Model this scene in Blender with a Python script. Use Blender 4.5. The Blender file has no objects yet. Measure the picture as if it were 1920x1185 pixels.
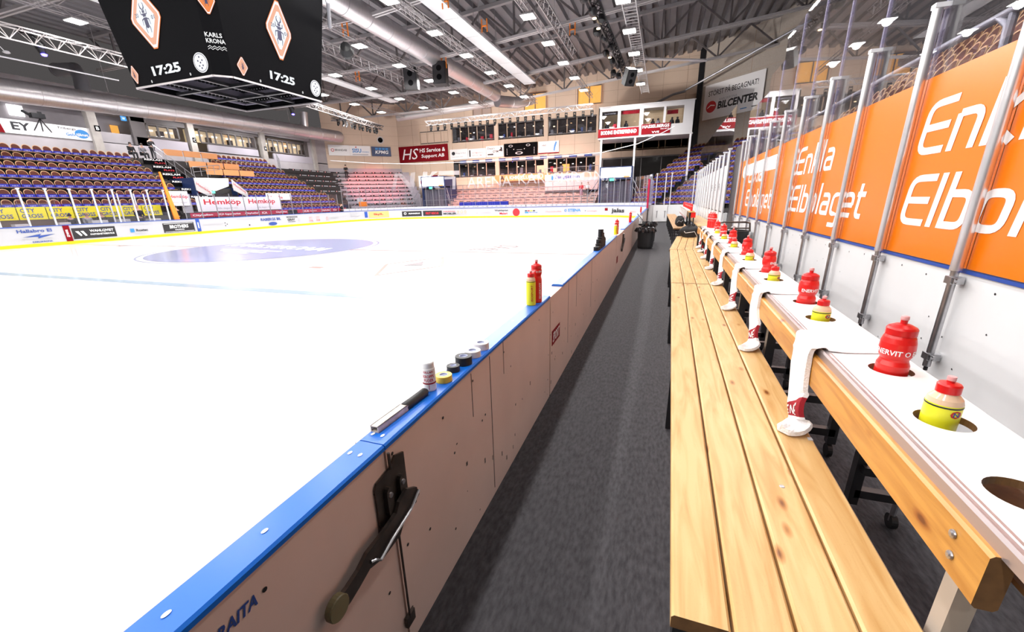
import bpy, math, random
from mathutils import Vector, Matrix
random.seed(7)
SC = bpy.context.scene
COL = SC.collection

# ---------------------------------------------------------------- camera, world, exposure, lamps' power
cam_d = bpy.data.cameras.new('camera'); cam = bpy.data.objects.new('camera', cam_d); COL.objects.link(cam)
yaw, pit, rol = 0.34506, 0.31189, -0.02423
def cam_axes():
    cy, sy, cp, sp = math.cos(yaw), math.sin(yaw), math.cos(pit), math.sin(pit)
    f = Vector((-sy*cp, cy*cp, -sp)); r = Vector((cy, sy, 0)); u = r.cross(f)
    c, s = math.cos(rol), math.sin(rol)
    return c*r + s*u, -s*r + c*u, f
_r, _u, _f = cam_axes()
cam.matrix_world = Matrix(((_r.x, _u.x, -_f.x, 0), (_r.y, _u.y, -_f.y, 0), (_r.z, _u.z, -_f.z, 1.78), (0, 0, 0, 1)))
cam_d.sensor_width = 36; cam_d.lens = 772.634/1920*36
cam_d.shift_y = (624.65-592.5)/1920
cam_d.clip_end = 300; cam_d.clip_start = 0.02
SC.camera = cam
SC.view_settings.view_transform = 'Standard'; SC.view_settings.look = 'None'
SC.view_settings.gamma = 1; SC.view_settings.use_curve_mapping = False
SC.view_settings.exposure = 0.70
w = bpy.data.worlds.new('world'); SC.world = w; w.use_nodes = True
w.node_tree.nodes['Background'].inputs[0].default_value = (1.0, 0.93, 0.93, 1)
w.node_tree.nodes['Background'].inputs[1].default_value = 0.05
LAMP_W = 330.0

# ---------------------------------------------------------------- materials
MATS = {}
def mat(name, col, rough=0.5, metal=0.0, noise=0.0, nscale=8.0, bump=0.0, emit=0.0, spec=None, col2=None, stretch=None, trans=None, dark=False):
    if name in MATS: return MATS[name]
    m = bpy.data.materials.new(name); m.use_nodes = True
    nt = m.node_tree; b = nt.nodes['Principled BSDF']
    c = (*col, 1)
    b.inputs['Base Color'].default_value = c; b.inputs['Roughness'].default_value = rough; b.inputs['Metallic'].default_value = metal
    if spec is not None: b.inputs['Specular IOR Level'].default_value = spec
    if dark: b.inputs['Base Color'].default_value = (.01, .01, .012, 1)
    if emit: b.inputs['Emission Color'].default_value = c; b.inputs['Emission Strength'].default_value = emit
    tc = nt.nodes.new('ShaderNodeTexCoord'); mp = nt.nodes.new('ShaderNodeMapping')
    nt.links.new(tc.outputs['Object'], mp.inputs[0])
    if stretch: mp.inputs['Scale'].default_value = stretch
    n = nt.nodes.new('ShaderNodeTexNoise'); n.inputs['Scale'].default_value = nscale; n.inputs['Detail'].default_value = 5
    nt.links.new(mp.outputs[0], n.inputs[0])
    if noise or col2:
        rp = nt.nodes.new('ShaderNodeValToRGB')
        rp.color_ramp.elements[0].position = 0.3; rp.color_ramp.elements[1].position = 0.7
        if col2: a, d = c, (*col2, 1)
        else: a = tuple(max(0, x*(1-noise)) for x in col)+(1,); d = tuple(min(1, x*(1+noise)) for x in col)+(1,)
        rp.color_ramp.elements[0].color = a; rp.color_ramp.elements[1].color = d
        nt.links.new(n.outputs[0], rp.inputs[0]); nt.links.new(rp.outputs[0], b.inputs['Base Color'])
    if bump:
        bp = nt.nodes.new('ShaderNodeBump'); bp.inputs['Strength'].default_value = bump; bp.inputs['Distance'].default_value = 0.01
        nt.links.new(n.outputs[0], bp.inputs['Height']); nt.links.new(bp.outputs[0], b.inputs['Normal'])
    MATS[name] = m; return m

def glass_mat(name, tint=(0.93, 0.93, 0.96), ior=1.45, rough=0.0):
    if name in MATS: return MATS[name]
    m = bpy.data.materials.new(name); m.use_nodes = True; nt = m.node_tree; nt.nodes.clear()
    o = nt.nodes.new('ShaderNodeOutputMaterial'); mx = nt.nodes.new('ShaderNodeMixShader')
    t = nt.nodes.new('ShaderNodeBsdfTransparent'); g = nt.nodes.new('ShaderNodeBsdfGlossy')
    t.inputs[0].default_value = (*tint, 1); g.inputs[0].default_value = (1, 1, 1, 1); g.inputs['Roughness'].default_value = rough
    ge = nt.nodes.new('ShaderNodeNewGeometry'); dt = nt.nodes.new('ShaderNodeVectorMath'); dt.operation = 'DOT_PRODUCT'
    nt.links.new(ge.outputs['Incoming'], dt.inputs[0]); nt.links.new(ge.outputs['Normal'], dt.inputs[1]); prev = dt.outputs['Value']
    for op, a, c in (('ABSOLUTE', None, None), ('SUBTRACT', 1.0, 'x'), ('POWER', 'x', 5.0), ('MULTIPLY', 'x', .955), ('ADD', 'x', .042)):
        mt = nt.nodes.new('ShaderNodeMath'); mt.operation = op
        if op == 'ABSOLUTE': nt.links.new(prev, mt.inputs[0])
        elif a == 'x': nt.links.new(prev, mt.inputs[0]); mt.inputs[1].default_value = c
        else: mt.inputs[0].default_value = a; nt.links.new(prev, mt.inputs[1])
        prev = mt.outputs[0]
    nt.links.new(prev, mx.inputs[0]); nt.links.new(t.outputs[0], mx.inputs[1]); nt.links.new(g.outputs[0], mx.inputs[2])
    nt.links.new(mx.outputs[0], o.inputs[0]); MATS[name] = m; return m

def film_mat(name, col, alpha):
    if name in MATS: return MATS[name]
    m = bpy.data.materials.new(name); m.use_nodes = True; b = m.node_tree.nodes['Principled BSDF']
    b.inputs['Base Color'].default_value = (*col, 1); b.inputs['Alpha'].default_value = alpha; b.inputs['Roughness'].default_value = 0.6
    MATS[name] = m; return m

def wood_mat(name, base, dark, knots=True, scale=1.0):
    # planks run along Y: long streaks, dark knots
    m = bpy.data.materials.new(name); m.use_nodes = True; nt = m.node_tree; b = nt.nodes['Principled BSDF']
    tc = nt.nodes.new('ShaderNodeTexCoord'); mp = nt.nodes.new('ShaderNodeMapping'); mp.inputs['Scale'].default_value = (9*scale, .9*scale, 9*scale)
    nt.links.new(tc.outputs['Object'], mp.inputs[0])
    n = nt.nodes.new('ShaderNodeTexNoise'); n.inputs['Scale'].default_value = 2.4; n.inputs['Detail'].default_value = 7; n.inputs['Distortion'].default_value = 1.2
    nt.links.new(mp.outputs[0], n.inputs[0])
    rp = nt.nodes.new('ShaderNodeValToRGB'); e = rp.color_ramp.elements
    e[0].position = .32; e[0].color = (*dark, 1); e[1].position = .62; e[1].color = (*base, 1)
    nt.links.new(n.outputs[0], rp.inputs[0])
    mp2 = nt.nodes.new('ShaderNodeMapping'); mp2.inputs['Scale'].default_value = (11, 4.2, 11)
    nt.links.new(tc.outputs['Object'], mp2.inputs[0])
    v = nt.nodes.new('ShaderNodeTexVoronoi'); v.inputs['Scale'].default_value = 1.0; nt.links.new(mp2.outputs[0], v.inputs[0])
    rk = nt.nodes.new('ShaderNodeValToRGB'); k = rk.color_ramp.elements
    k[0].position = .05; k[0].color = (0.30, 0.15, 0.07, 1); k[1].position = .17; k[1].color = (1, 1, 1, 1)
    k2 = k.new(.10); k2.color = (.74, .55, .36, 1)
    nt.links.new(v.outputs['Distance'], rk.inputs[0])
    mx = nt.nodes.new('ShaderNodeMix'); mx.data_type = 'RGBA'; mx.blend_type = 'MULTIPLY'; mx.inputs[0].default_value = 1.0 if knots else 0.0
    nt.links.new(rp.outputs[0], mx.inputs[6]); nt.links.new(rk.outputs[0], mx.inputs[7]); nt.links.new(mx.outputs[2], b.inputs['Base Color'])
    mp3 = nt.nodes.new('ShaderNodeMapping'); mp3.inputs['Scale'].default_value = (60, 22, 60); nt.links.new(tc.outputs['Object'], mp3.inputs[0])
    v2 = nt.nodes.new('ShaderNodeTexVoronoi'); nt.links.new(mp3.outputs[0], v2.inputs[0])
    r2 = nt.nodes.new('ShaderNodeValToRGB'); q = r2.color_ramp.elements; q[0].position = .045; q[0].color = (.50, .30, .16, 1); q[1].position = .11; q[1].color = (1, 1, 1, 1)
    nt.links.new(v2.outputs['Distance'], r2.inputs[0]); m3 = nt.nodes.new('ShaderNodeMix'); m3.data_type = 'RGBA'; m3.blend_type = 'MULTIPLY'; m3.inputs[0].default_value = .8 if knots else 0
    nt.links.new(mx.outputs[2], m3.inputs[6]); nt.links.new(r2.outputs[0], m3.inputs[7]); nt.links.new(m3.outputs[2], b.inputs['Base Color'])
    b.inputs['Roughness'].default_value = .38
    MATS[name] = m; return m

M = {}
M['ice'] = mat('ice', (.86, .87, .90), .14, noise=.02, nscale=.6, spec=.4)
M['ice_blue'] = mat('ice_paint_blue', (.30, .33, .52), .2)
M['ice_line_blue'] = mat('ice_paint_light_blue', (.34, .44, .52), .2)
M['ice_red'] = mat('ice_paint_red', (.52, .34, .31), .2)
M['ice_grey'] = mat('ice_paint_grey', (.36, .34, .36), .2)
M['white'] = mat('white_plastic', (.80, .80, .80), .35)
M['board'] = mat('white_board_panel', (.68, .52, .45), .38, noise=.05, nscale=3, bump=.02)
M['wallboard'] = mat('white_hdpe_wall', (.78, .78, .79), .25, noise=.03, nscale=2)
M['yellow'] = mat('yellow_kick_strip', (.62, .52, .0), .4)
M['cap'] = mat('blue_cap_rail', (.005, .14, .62), .3, noise=.06, nscale=4)
M['bluetrim'] = mat('blue_trim', (.02, .07, .35), .35)
M['rubber'] = mat('rubber_floor', (.020, .019, .023), .8, col2=(.058, .055, .062), nscale=60, bump=.6, stretch=(1, .35, 1))
M['black'] = mat('black_plastic', (.010, .010, .011), .45, spec=.35)
M['blackmetal'] = mat('black_painted_steel', (.015, .015, .017), .35)
M['soft_black'] = mat('black_nylon', (.012, .012, .014), .75, bump=.3, nscale=60)
M['steel'] = mat('galvanised_steel', (.52, .52, .54), .32, 1.0, noise=.12, nscale=14)
M['darksteel'] = mat('dark_worn_steel', (.10, .085, .075), .42, .8, noise=.3, nscale=12)
M['alu'] = mat('aluminium', (.78, .77, .78), .28, .85, noise=.04, nscale=6)
M['postwhite'] = mat('pale_post', (.78, .78, .80), .35, .2)
M['duct'] = mat('silver_duct', (.66, .63, .64), .34, .85, noise=.06, nscale=3, stretch=(1, 6, 1))
M['pine'] = wood_mat('varnished_pine', (.66, .43, .19), (.52, .28, .09))
M['pine_end'] = mat('pine_end_grain', (.22, .11, .04), .6, col2=(.10, .05, .02), nscale=18)
M['beamwood'] = wood_mat('varnished_pine_beam', (.60, .29, .06), (.42, .17, .025))
M['red'] = mat('red_plastic', (.72, .015, .012), .28)
M['redcap'] = mat('red_cap_plastic', (.62, .008, .008), .3)
M['yel'] = mat('yellow_label', (.80, .78, .02), .35)
M['clear'] = mat('clear_orange_plastic', (.75, .52, .35), .15)
M['towel'] = mat('white_towel', (.86, .84, .84), .95, bump=.6, nscale=140)
M['towelred'] = mat('dark_red_weave', (.32, .01, .02), .9, bump=.4, nscale=140)
M['orange'] = mat('orange_film', (.82, .185, .0), .28)
M['textwhite'] = mat('white_lettering', (.86, .86, .86), .4)
M['textblack'] = mat('black_lettering', (.015, .015, .018), .5)
M['textblue'] = mat('blue_lettering', (.02, .06, .28), .5)
M['midblue'] = mat('mid_blue_lettering', (.03, .22, .55), .5)
M['textred'] = mat('red_lettering', (.55, .01, .02), .5)
M['textgrey'] = mat('grey_lettering', (.42, .42, .44), .5)
M['textpink'] = mat('pale_red_lettering', (.75, .35, .35), .5)
M['textorange'] = mat('orange_lettering', (.85, .42, .15), .5)
M['signred'] = mat('red_sign', (.19, .003, .008), .6, spec=.12)
M['signwhite'] = mat('white_sign', (.50, .49, .50), .5)
M['signdark'] = mat('dark_sign', (.03, .028, .03), .55, spec=.2)
M['signnavy'] = mat('navy_sign', (.012, .03, .11), .45)
M['cgyellow'] = mat('yellow_banner', (.72, .62, .01), .55)
M['pinkred'] = mat('crimson_banner', (.42, .012, .05), .55, spec=.2)
M['wallL'] = mat('concrete_upper_wall', (.38, .355, .37), .8, noise=.08, nscale=1)
M['pillar'] = mat('concrete_pillar', (.40, .37, .34), .85, noise=.1, nscale=2)
M['beige'] = mat('beige_wall_panel', (.62, .48, .37), .8, noise=.04, nscale=.6)
M['beigedark'] = mat('beige_panel_shadow_gap', (.42, .31, .23), .85)
M['greywall'] = mat('grey_brown_wall', (.40, .35, .30), .85, noise=.05)
M['deck'] = mat('corrugated_roof_deck', (.20, .19, .20), .5, .2, noise=.06, nscale=1)
M['roofsteel'] = mat('grey_roof_steel', (.30, .28, .285), .5, .1)
M['roofweb'] = mat('dark_roof_web', (.13, .115, .115), .5, .2)
M['chord'] = mat('light_roof_chord', (.46, .43, .43), .45, .1)
M['truss'] = mat('aluminium_truss', (.42, .39, .39), .4, .5)
M['tray'] = mat('light_cable_tray', (.62, .60, .60), .4, .5)
M['radiant'] = mat('white_radiant_panel', (.72, .72, .72), .4)
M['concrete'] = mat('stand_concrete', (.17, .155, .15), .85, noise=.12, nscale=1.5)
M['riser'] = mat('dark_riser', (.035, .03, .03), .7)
M['terrace'] = mat('terrace_plank', (.50, .36, .31), .7, noise=.08, nscale=1)
M['terracegrey'] = mat('terrace_grey', (.36, .32, .35), .7, noise=.08, nscale=1)
M['seat'] = mat('brown_seat_shell', (.080, .020, .012), .65, spec=.2)
M['seatedge'] = mat('beech_seat_edge', (.52, .30, .14), .5)
M['seatblue'] = mat('blue_seat_strip', (.016, .020, .30), .6, spec=.2)
M['seattext'] = mat('pale_seat_lettering', (.30, .32, .60), .5)
M['ledblack'] = mat('led_black', (.0035, .0035, .0042), .8, spec=.04)
M['ledframe'] = mat('led_frame', (.008, .008, .009), .7, spec=.1)
M['ledwhite'] = mat('ledwhite_glow', (1, 1, 1), .5, emit=0.62, spec=.1, dark=True)
M['ledorange'] = mat('ledorange_glow', (1, .28, .06), .5, emit=0.55, spec=.1, dark=True)
M['ledpeach'] = mat('ledpeach_glow', (1, .50, .32), .5, emit=0.55, spec=.1, dark=True)
M['ledbeetle'] = mat('led_dark_blue', (.012, .012, .05), .5)
M['ledcyan'] = mat('ledcyan_glow', (.92, .96, 1), .5, emit=0.62, spec=.1, dark=True)
M['lampglow'] = mat('lamp_glow', (1, .98, .95), .5, emit=9.0)
M['tubeglow'] = mat('tube_glow', (1, .97, .95), .5, emit=1.6)
M['blueglow'] = mat('blue_lamp_glow', (.08, .06, 1), .5, emit=9.0)
M['warmglow'] = mat('warm_lamp_glow', (1, .72, .42), .5, emit=2.5)
M['warmroom'] = mat('lit_room_warm', (.95, .62, .30), .7, emit=.33)
M['yellowroom'] = mat('lit_room_pale_yellow', (.85, .68, .40), .7, emit=.22)
M['orangeroom'] = mat('orange_curtain_lit', (1, .50, .10), .7, emit=.36)
M['darkroom'] = mat('dark_room', (.035, .027, .024), .7)
M['darkglass'] = mat('dark_window_glass', (.02, .018, .017), .08, spec=.5)
M['frame'] = mat('window_frame', (.10, .09, .09), .5)
M['palepanel'] = mat('pale_lilac_panel', (.40, .375, .42), .7)
M['orangewood'] = mat('orange_wood_desk', (.62, .27, .10), .5)
M['netorange'] = mat('orange_pad', (.95, .25, .02), .6)
M['screen'] = mat('lit_screen', (1, 1, 1), .5, emit=1.6)
M['exit'] = mat('exit_green_glow', (.1, .9, .45), .5, emit=1.0)
M['curtain'] = mat('dark_grey_curtain', (.12, .11, .14), .7)
M['skin'] = mat('skin', (.55, .32, .24), .6)
M['hair'] = mat('dark_hair', (.03, .02, .015), .7)
M['hairlight'] = mat('light_hair', (.35, .22, .12), .7)
M['clothblack'] = mat('black_cloth', (.014, .014, .016), .85)
M['clothred'] = mat('red_cloth', (.60, .03, .05), .85)
M['clothwhite'] = mat('white_cloth', (.78, .75, .73), .85)
M['clothpink'] = mat('mauve_trousers', (.35, .16, .24), .85)
M['clothgrey'] = mat('grey_cloth', (.2, .2, .22), .85)
M['tapeblack'] = mat('black_tape', (.012, .012, .013), .55)
M['tapewhite'] = mat('white_tape', (.74, .70, .68), .6)
M['tapeyellow'] = mat('yellow_tape', (.85, .58, .06), .45)
M['core'] = mat('tape_core_label', (.45, .48, .62), .5)
M['roller'] = mat('olive_nylon_roller', (.16, .14, .07), .5)
M['bluelamp'] = mat('blue_bench', (.01, .03, .42), .5)
M['wallsign'] = mat('bright_wall_sign', (.78, .77, .77), .5)
M['brightcloth'] = mat('bright_banner_cloth', (.68, .67, .68), .5)
M['rinkwhite'] = mat('white_rink_panel', (.44, .44, .46), .45)
M['glass'] = glass_mat('rink_glass')
M['glassedge'] = film_mat('pale_glass_joint', (.52, .48, .68), .32)
M['netfilm'] = film_mat('white_net_print', (.75, .72, .74), .34)
M['barrier'] = mat('grey_rail', (.30, .30, .32), .4, .6)

# ---------------------------------------------------------------- mesh builder
class B:
    def __init__(s): s.v = []; s.f = []; s.m = []; s.mats = []
    def mi(s, m):
        m = M[m] if isinstance(m, str) else m
        if m not in s.mats: s.mats.append(m)
        return s.mats.index(m)
    def add(s, vs, fs, m):
        o = len(s.v); i = s.mi(m)
        s.v += [tuple(v) for v in vs]
        for f in fs: s.f.append(tuple(o+k for k in f)); s.m.append(i)
        return s
    def box(s, x0, x1, y0, y1, z0, z1, m, bev=0.0):
        if bev:
            return s.bbox(x0, x1, y0, y1, z0, z1, m, bev)
        vs = [(x, y, z) for x in (x0, x1) for y in (y0, y1) for z in (z0, z1)]
        return s.add(vs, [(0, 1, 3, 2), (4, 6, 7, 5), (0, 4, 5, 1), (2, 3, 7, 6), (0, 2, 6, 4), (1, 5, 7, 3)], m)
    def bbox(s, x0, x1, y0, y1, z0, z1, m, b):
        # chamfered box, profile in XZ... all edges
        import bmesh
        bm = bmesh.new(); r = bmesh.ops.create_cube(bm, size=1)
        for v in bm.verts: v.co = Vector((x0 + (v.co.x+.5)*(x1-x0), y0+(v.co.y+.5)*(y1-y0), z0+(v.co.z+.5)*(z1-z0)))
        bmesh.ops.bevel(bm, geom=bm.edges[:], offset=b, segments=2, affect='EDGES')
        bm.verts.index_update()
        s.add([v.co[:] for v in bm.verts], [[v.index for v in f.verts] for f in bm.faces], m); bm.free(); return s
    def obox(s, c, X, Y, Z, m):   # centre and half axes
        c, X, Y, Z = map(Vector, (c, X, Y, Z))
        vs = [c+a*X+b*Y+d*Z for a in (-1, 1) for b in (-1, 1) for d in (-1, 1)]
        return s.add(vs, [(0, 1, 3, 2), (4, 6, 7, 5), (0, 4, 5, 1), (2, 3, 7, 6), (0, 2, 6, 4), (1, 5, 7, 3)], m)
    def quad(s, a, b, c, d, m): return s.add([a, b, c, d], [(0, 1, 2, 3)], m)
    def bar(s, p, q, w, h, m, up=(0, 0, 1)):
        p, q = Vector(p), Vector(q); d = q-p; L = d.length; d.normalize(); up = Vector(up)
        if abs(d.dot(up)) > .98: up = Vector((1, 0, 0))
        sd = d.cross(up).normalized(); u = sd.cross(d)
        return s.obox((p+q)/2, sd*(w/2), d*(L/2), u*(h/2), m)
    def tube(s, pts, r, m, n=8, cap=True, rs=None):
        pts = [Vector(p) for p in pts]; rings = []; prev = None
        for i, p in enumerate(pts):
            d = (pts[min(i+1, len(pts)-1)]-pts[max(i-1, 0)]).normalized()
            a = prev if prev is not None else (Vector((0, 0, 1)) if abs(d.z) < .9 else Vector((1, 0, 0)))
            x = (a - d*a.dot(d)).normalized(); y = d.cross(x); prev = x
            rr = rs[i] if rs else r
            rings.append([p + x*rr*math.cos(2*math.pi*k/n) + y*rr*math.sin(2*math.pi*k/n) for k in range(n)])
        vs = [v for g in rings for v in g]; fs = []
        for i in range(len(pts)-1):
            for k in range(n): fs.append((i*n+k, i*n+(k+1) % n, (i+1)*n+(k+1) % n, (i+1)*n+k))
        if cap: fs.append(tuple(range(n))[::-1]); fs.append(tuple((len(pts)-1)*n+k for k in range(n)))
        return s.add(vs, fs, m)
    def lathe(s, c, prof, m, n=20, ax='z'):
        # prof: list of (r, h) or (r, h, mat)
        c = Vector(c)
        for i in range(len(prof)-1):
            r0, h0 = prof[i][:2]; r1, h1 = prof[i+1][:2]; mm = prof[i][2] if len(prof[i]) > 2 else m
            vs = []
            for r, h in ((r0, h0), (r1, h1)):
                for k in range(n):
                    a = 2*math.pi*k/n; p = (r*math.cos(a), r*math.sin(a), h)
                    if ax == 'x': p = (p[2], p[0], p[1])
                    if ax == 'y': p = (p[0], p[2], p[1])
                    vs.append(c+Vector(p))
            s.add(vs, [(k, (k+1) % n, n+(k+1) % n, n+k) for k in range(n)], mm)
        return s
    def prism(s, poly, d, m):     # poly: 3D points in a plane; d: extrusion vector
        poly = [Vector(p) for p in poly]; d = Vector(d); n = len(poly)
        vs = poly+[p+d for p in poly]
        fs = [tuple(range(n)), tuple(range(2*n-1, n-1, -1))]+[(k, (k+1) % n, n+(k+1) % n, n+k) for k in range(n)]
        return s.add(vs, fs, m)
    def disc(s, c, X, Y, m, n=24):
        c, X, Y = Vector(c), Vector(X), Vector(Y)
        return s.add([c+X*math.cos(2*math.pi*k/n)+Y*math.sin(2*math.pi*k/n) for k in range(n)], [tuple(range(n))], m)
    def ring(s, c, X, Y, t, m, n=28):
        c, X, Y = Vector(c), Vector(X), Vector(Y)
        vs = [c+(X*math.cos(2*math.pi*k/n)+Y*math.sin(2*math.pi*k/n))*q for q in (1, t) for k in range(n)]
        return s.add(vs, [(k, (k+1) % n, n+(k+1) % n, n+k) for k in range(n)], m)
    def text(s, t, o, xd, up, wdt, hgt, m, shear=0.0, bold=0.0, fit=True, off=0.0):
        vs, fs = text_geo(t, bold); o, xd, up = Vector(o), Vector(xd), Vector(up)
        nrm = xd.cross(up)*off
        x0 = min(v[0] for v in vs); x1 = max(v[0] for v in vs); y0 = min(v[1] for v in vs); y1 = max(v[1] for v in vs)
        k = hgt/(y1-y0); kx = wdt/(x1-x0) if wdt else k
        return s.add([o+nrm+xd*((v[0]-x0)*kx+shear*(v[1]-y0)*k)+up*((v[1]-y0)*k) for v in vs], fs, m)
    def build(s, name, parent=None, smooth=False, **props):
        me = bpy.data.meshes.new(name); off = Vector((0, 0, 0))
        if parent is not None: off = parent.get('_o') and Vector(parent['_o']) or Vector((0, 0, 0))
        me.from_pydata([tuple(Vector(v)-off) for v in s.v], [], s.f)
        for m in s.mats: me.materials.append(m)
        me.polygons.foreach_set('material_index', s.m)
        if smooth: me.polygons.foreach_set('use_smooth', [True]*len(s.f))
        me.update()
        if smooth:
            try: me.set_sharp_from_angle(angle=math.radians(40))
            except Exception: pass
        o = bpy.data.objects.new(name, me); COL.objects.link(o)
        if parent is not None: o.parent = parent; o['_o'] = tuple(off)
        else: o['_o'] = (0.0, 0.0, 0.0)
        for k, v in props.items(): o[k] = v
        return o

_T = {}
def text_geo(t, bold=0.0):
    if (t, bold) in _T: return _T[(t, bold)]
    cu = bpy.data.curves.new('t', 'FONT'); cu.body = t; cu.offset = bold; cu.resolution_u = 2
    ob = bpy.data.objects.new('t', cu); COL.objects.link(ob)
    dg = bpy.context.evaluated_depsgraph_get(); me = bpy.data.meshes.new_from_object(ob.evaluated_get(dg))
    vs = [v.co[:] for v in me.vertices]; fs = [tuple(p.vertices) for p in me.polygons]
    COL.objects.unlink(ob); bpy.data.objects.remove(ob); bpy.data.curves.remove(cu); bpy.data.meshes.remove(me)
    _T[(t, bold)] = (vs, fs); return vs, fs

def T(name, label, cat, loc=(0, 0, 0), group=None):
    o = bpy.data.objects.new(name, None); COL.objects.link(o); o.location = loc; o.empty_display_size = .1
    o['_o'] = tuple(float(x) for x in loc); o['label'] = label; o['category'] = cat
    if group: o['group'] = group
    return o
def each(name, parent, items, fn, smooth=False, **kw):
    """one part per item: fn(builder, item) adds its shape."""
    for it in items: b_ = B(); fn(b_, it); b_.build(name, parent, smooth, **kw)
def tag(o, label, cat, group=None):
    o['label'] = label; o['category'] = cat
    if group: o['group'] = group
    return o
def struct(b, name, smooth=False): return b.build(name, None, smooth, kind='structure')
def dup(root, loc, label, rz=None, group=None):
    r = root.copy(); COL.objects.link(r); r.location = loc; r['label'] = label
    if rz is not None: r.rotation_euler = (0, 0, rz)
    if group: r['group'] = group
    for ch in list(root.children):
        c = ch.copy(); COL.objects.link(c); c.parent = r
        for g in list(ch.children):
            d = g.copy(); COL.objects.link(d); d.parent = c
    return r
ORD = ['first', 'second', 'third', 'fourth', 'fifth', 'sixth', 'seventh', 'eighth', 'ninth', 'tenth', 'eleventh', 'twelfth', 'thirteenth', 'fourteenth', 'fifteenth', 'sixteenth', 'seventeenth', 'eighteenth', 'nineteenth', 'twentieth', 'twenty-first', 'twenty-second', 'twenty-third', 'twenty-fourth', 'twenty-fifth', 'twenty-sixth', 'twenty-seventh', 'twenty-eighth', 'twenty-ninth', 'thirtieth']
Z0 = .28      # bench-side floor level above the ice

# ================================================================ SETTING
RX = -31.2; YC = 13.97; YE = 43.97
def bx(y, off=0.0): return -.717 - .0078*y + off      # bench-side face of the near boards
# bench-side floor
b = B(); b.box(-1.0, 4.5, -3, 34, Z0-.3, Z0, 'rubber'); struct(b, 'floor')
# ice
def rink_outline(o=0.0, ystart=-16.0):
    pts = [(RX-o, ystart)]
    R = 8.5
    for cx, cy, a0, a1 in ((RX+R, YE-R, 180, 90), (-9.5, YE-R, 90, 0)):
        for k in range(19):
            a = math.radians(a0+(a1-a0)*k/18); pts.append((cx+(R+o)*math.cos(a), cy+(R+o)*math.sin(a)))
    pts.append((-1.0+o, 28.0))
    return pts
ol = rink_outline()
b = B(); poly = [(x, y, 0) for x, y in ol]+[(-.85, 28, 0), (-.74, -16, 0)]
b.add(poly, [tuple(range(len(poly)))[::-1]], 'ice')
def icequad(x0, x1, y0, y1, m, z=.003): b.quad((x0, y0, z), (x1, y0, z), (x1, y1, z), (x0, y1, z), m)
icequad(RX, -.9, YC-.1, YC-.02, 'ice_red'); icequad(RX, -.9, YC+.02, YC+.06, 'ice_red')
icequad(RX, -.9, YC+7.3-.08, YC+7.3+.02, 'ice_grey'); icequad(RX, -.78, YC-7.3-.15, YC-7.3+.15, 'ice_line_blue')
cx = -16.3
b.disc((cx, YC, .006), (4.35, 0, 0), (0, 4.35, 0), 'ice_blue', 64)
b.ring((cx, YC, .004), (4.62, 0, 0), (0, 4.62, 0), .985, 'ice_blue', 64)
b.text('KARLSKRONA', (cx-3.6, YC+.55, .01), (.985, -.17, 0), (.17, .985, 0), 7.0, .95, 'textwhite', bold=.02)
for k, (w0, dy) in enumerate(((3.4, -.6), (2.6, -1.0), (1.5, -1.35))):
    b.prism([(cx-w0*.6, YC+dy, .008), (cx+w0*.5, YC+dy-.35, .008), (cx+w0*.5, YC+dy-.55, .008), (cx-w0*.6, YC+dy-.2, .008)], (0, 0, .001), 'textwhite')
b.text('SHL', (-6.2, YC+2.6, .006), (-.35, -.94, 0), (.94, -.35, 0), 2.2, 1.1, 'ice_grey', shear=.2)
b.ring((-6.9, YC-3.3, .005), (1.0, 0, 0), (0, 1.9, 0), .9, 'ice_red', 4)
b.prism([(-7.2, YC-3.5, .006), (-6.6, YC-3.3, .006), (-7.0, YC-2.6, .006)], (0, 0, .001), 'ice_grey')
icequad(-9.9, -9.4, YC-4.4, YC-4.15, 'ice_red'); icequad(-25.5, -23.5, YC+3.4, YC+3.5, 'ice_grey'); icequad(-26.5, -25.9, YC-.4, YC+.1, 'ice_red')
struct(b, 'floor_ice')

# ---- far boards with adverts
def wallstrip(b, pts, z0, z1, th, m):
    # vertical strip following pts, thickness to the left-hand side (away from the ice)
    P = []
    for i, p in enumerate(pts):
        a = Vector(pts[max(i-1, 0)]); c = Vector(pts[min(i+1, len(pts)-1)]); d = (c-a).normalized(); nrm = Vector((-d.y, d.x))
        P.append((Vector(p), Vector(p)+nrm*th))
    for i in range(len(P)-1):
        (a, ao), (c, co) = P[i], P[i+1]
        v = [(q.x, q.y, z) for q in (a, ao, c, co) for z in (z0, z1)]
        b.add(v, [(0, 1, 5, 4), (2, 6, 7, 3), (1, 3, 7, 5), (0, 4, 6, 2), (0, 2, 3, 1), (4, 5, 7, 6)], m)
rb = T('rink_board', 'long white rink board with adverts across the far side and end of the ice', 'rink boards', (RX, YC, 0))
b = B(); wallstrip(b, ol, 0.0, 1.02, .12, 'rinkwhite'); b.build('board_panel', rb)
b = B(); wallstrip(b, [(x, y) for x, y in rink_outline(-.012)], .01, .17, .012, 'yellow'); b.build('kick_strip', rb, label='yellow kick strip')
b = B(); wallstrip(b, rink_outline(-.03), 1.02, 1.06, .2, 'bluetrim'); b.build('cap_rail', rb, label='blue cap rail')
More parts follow.
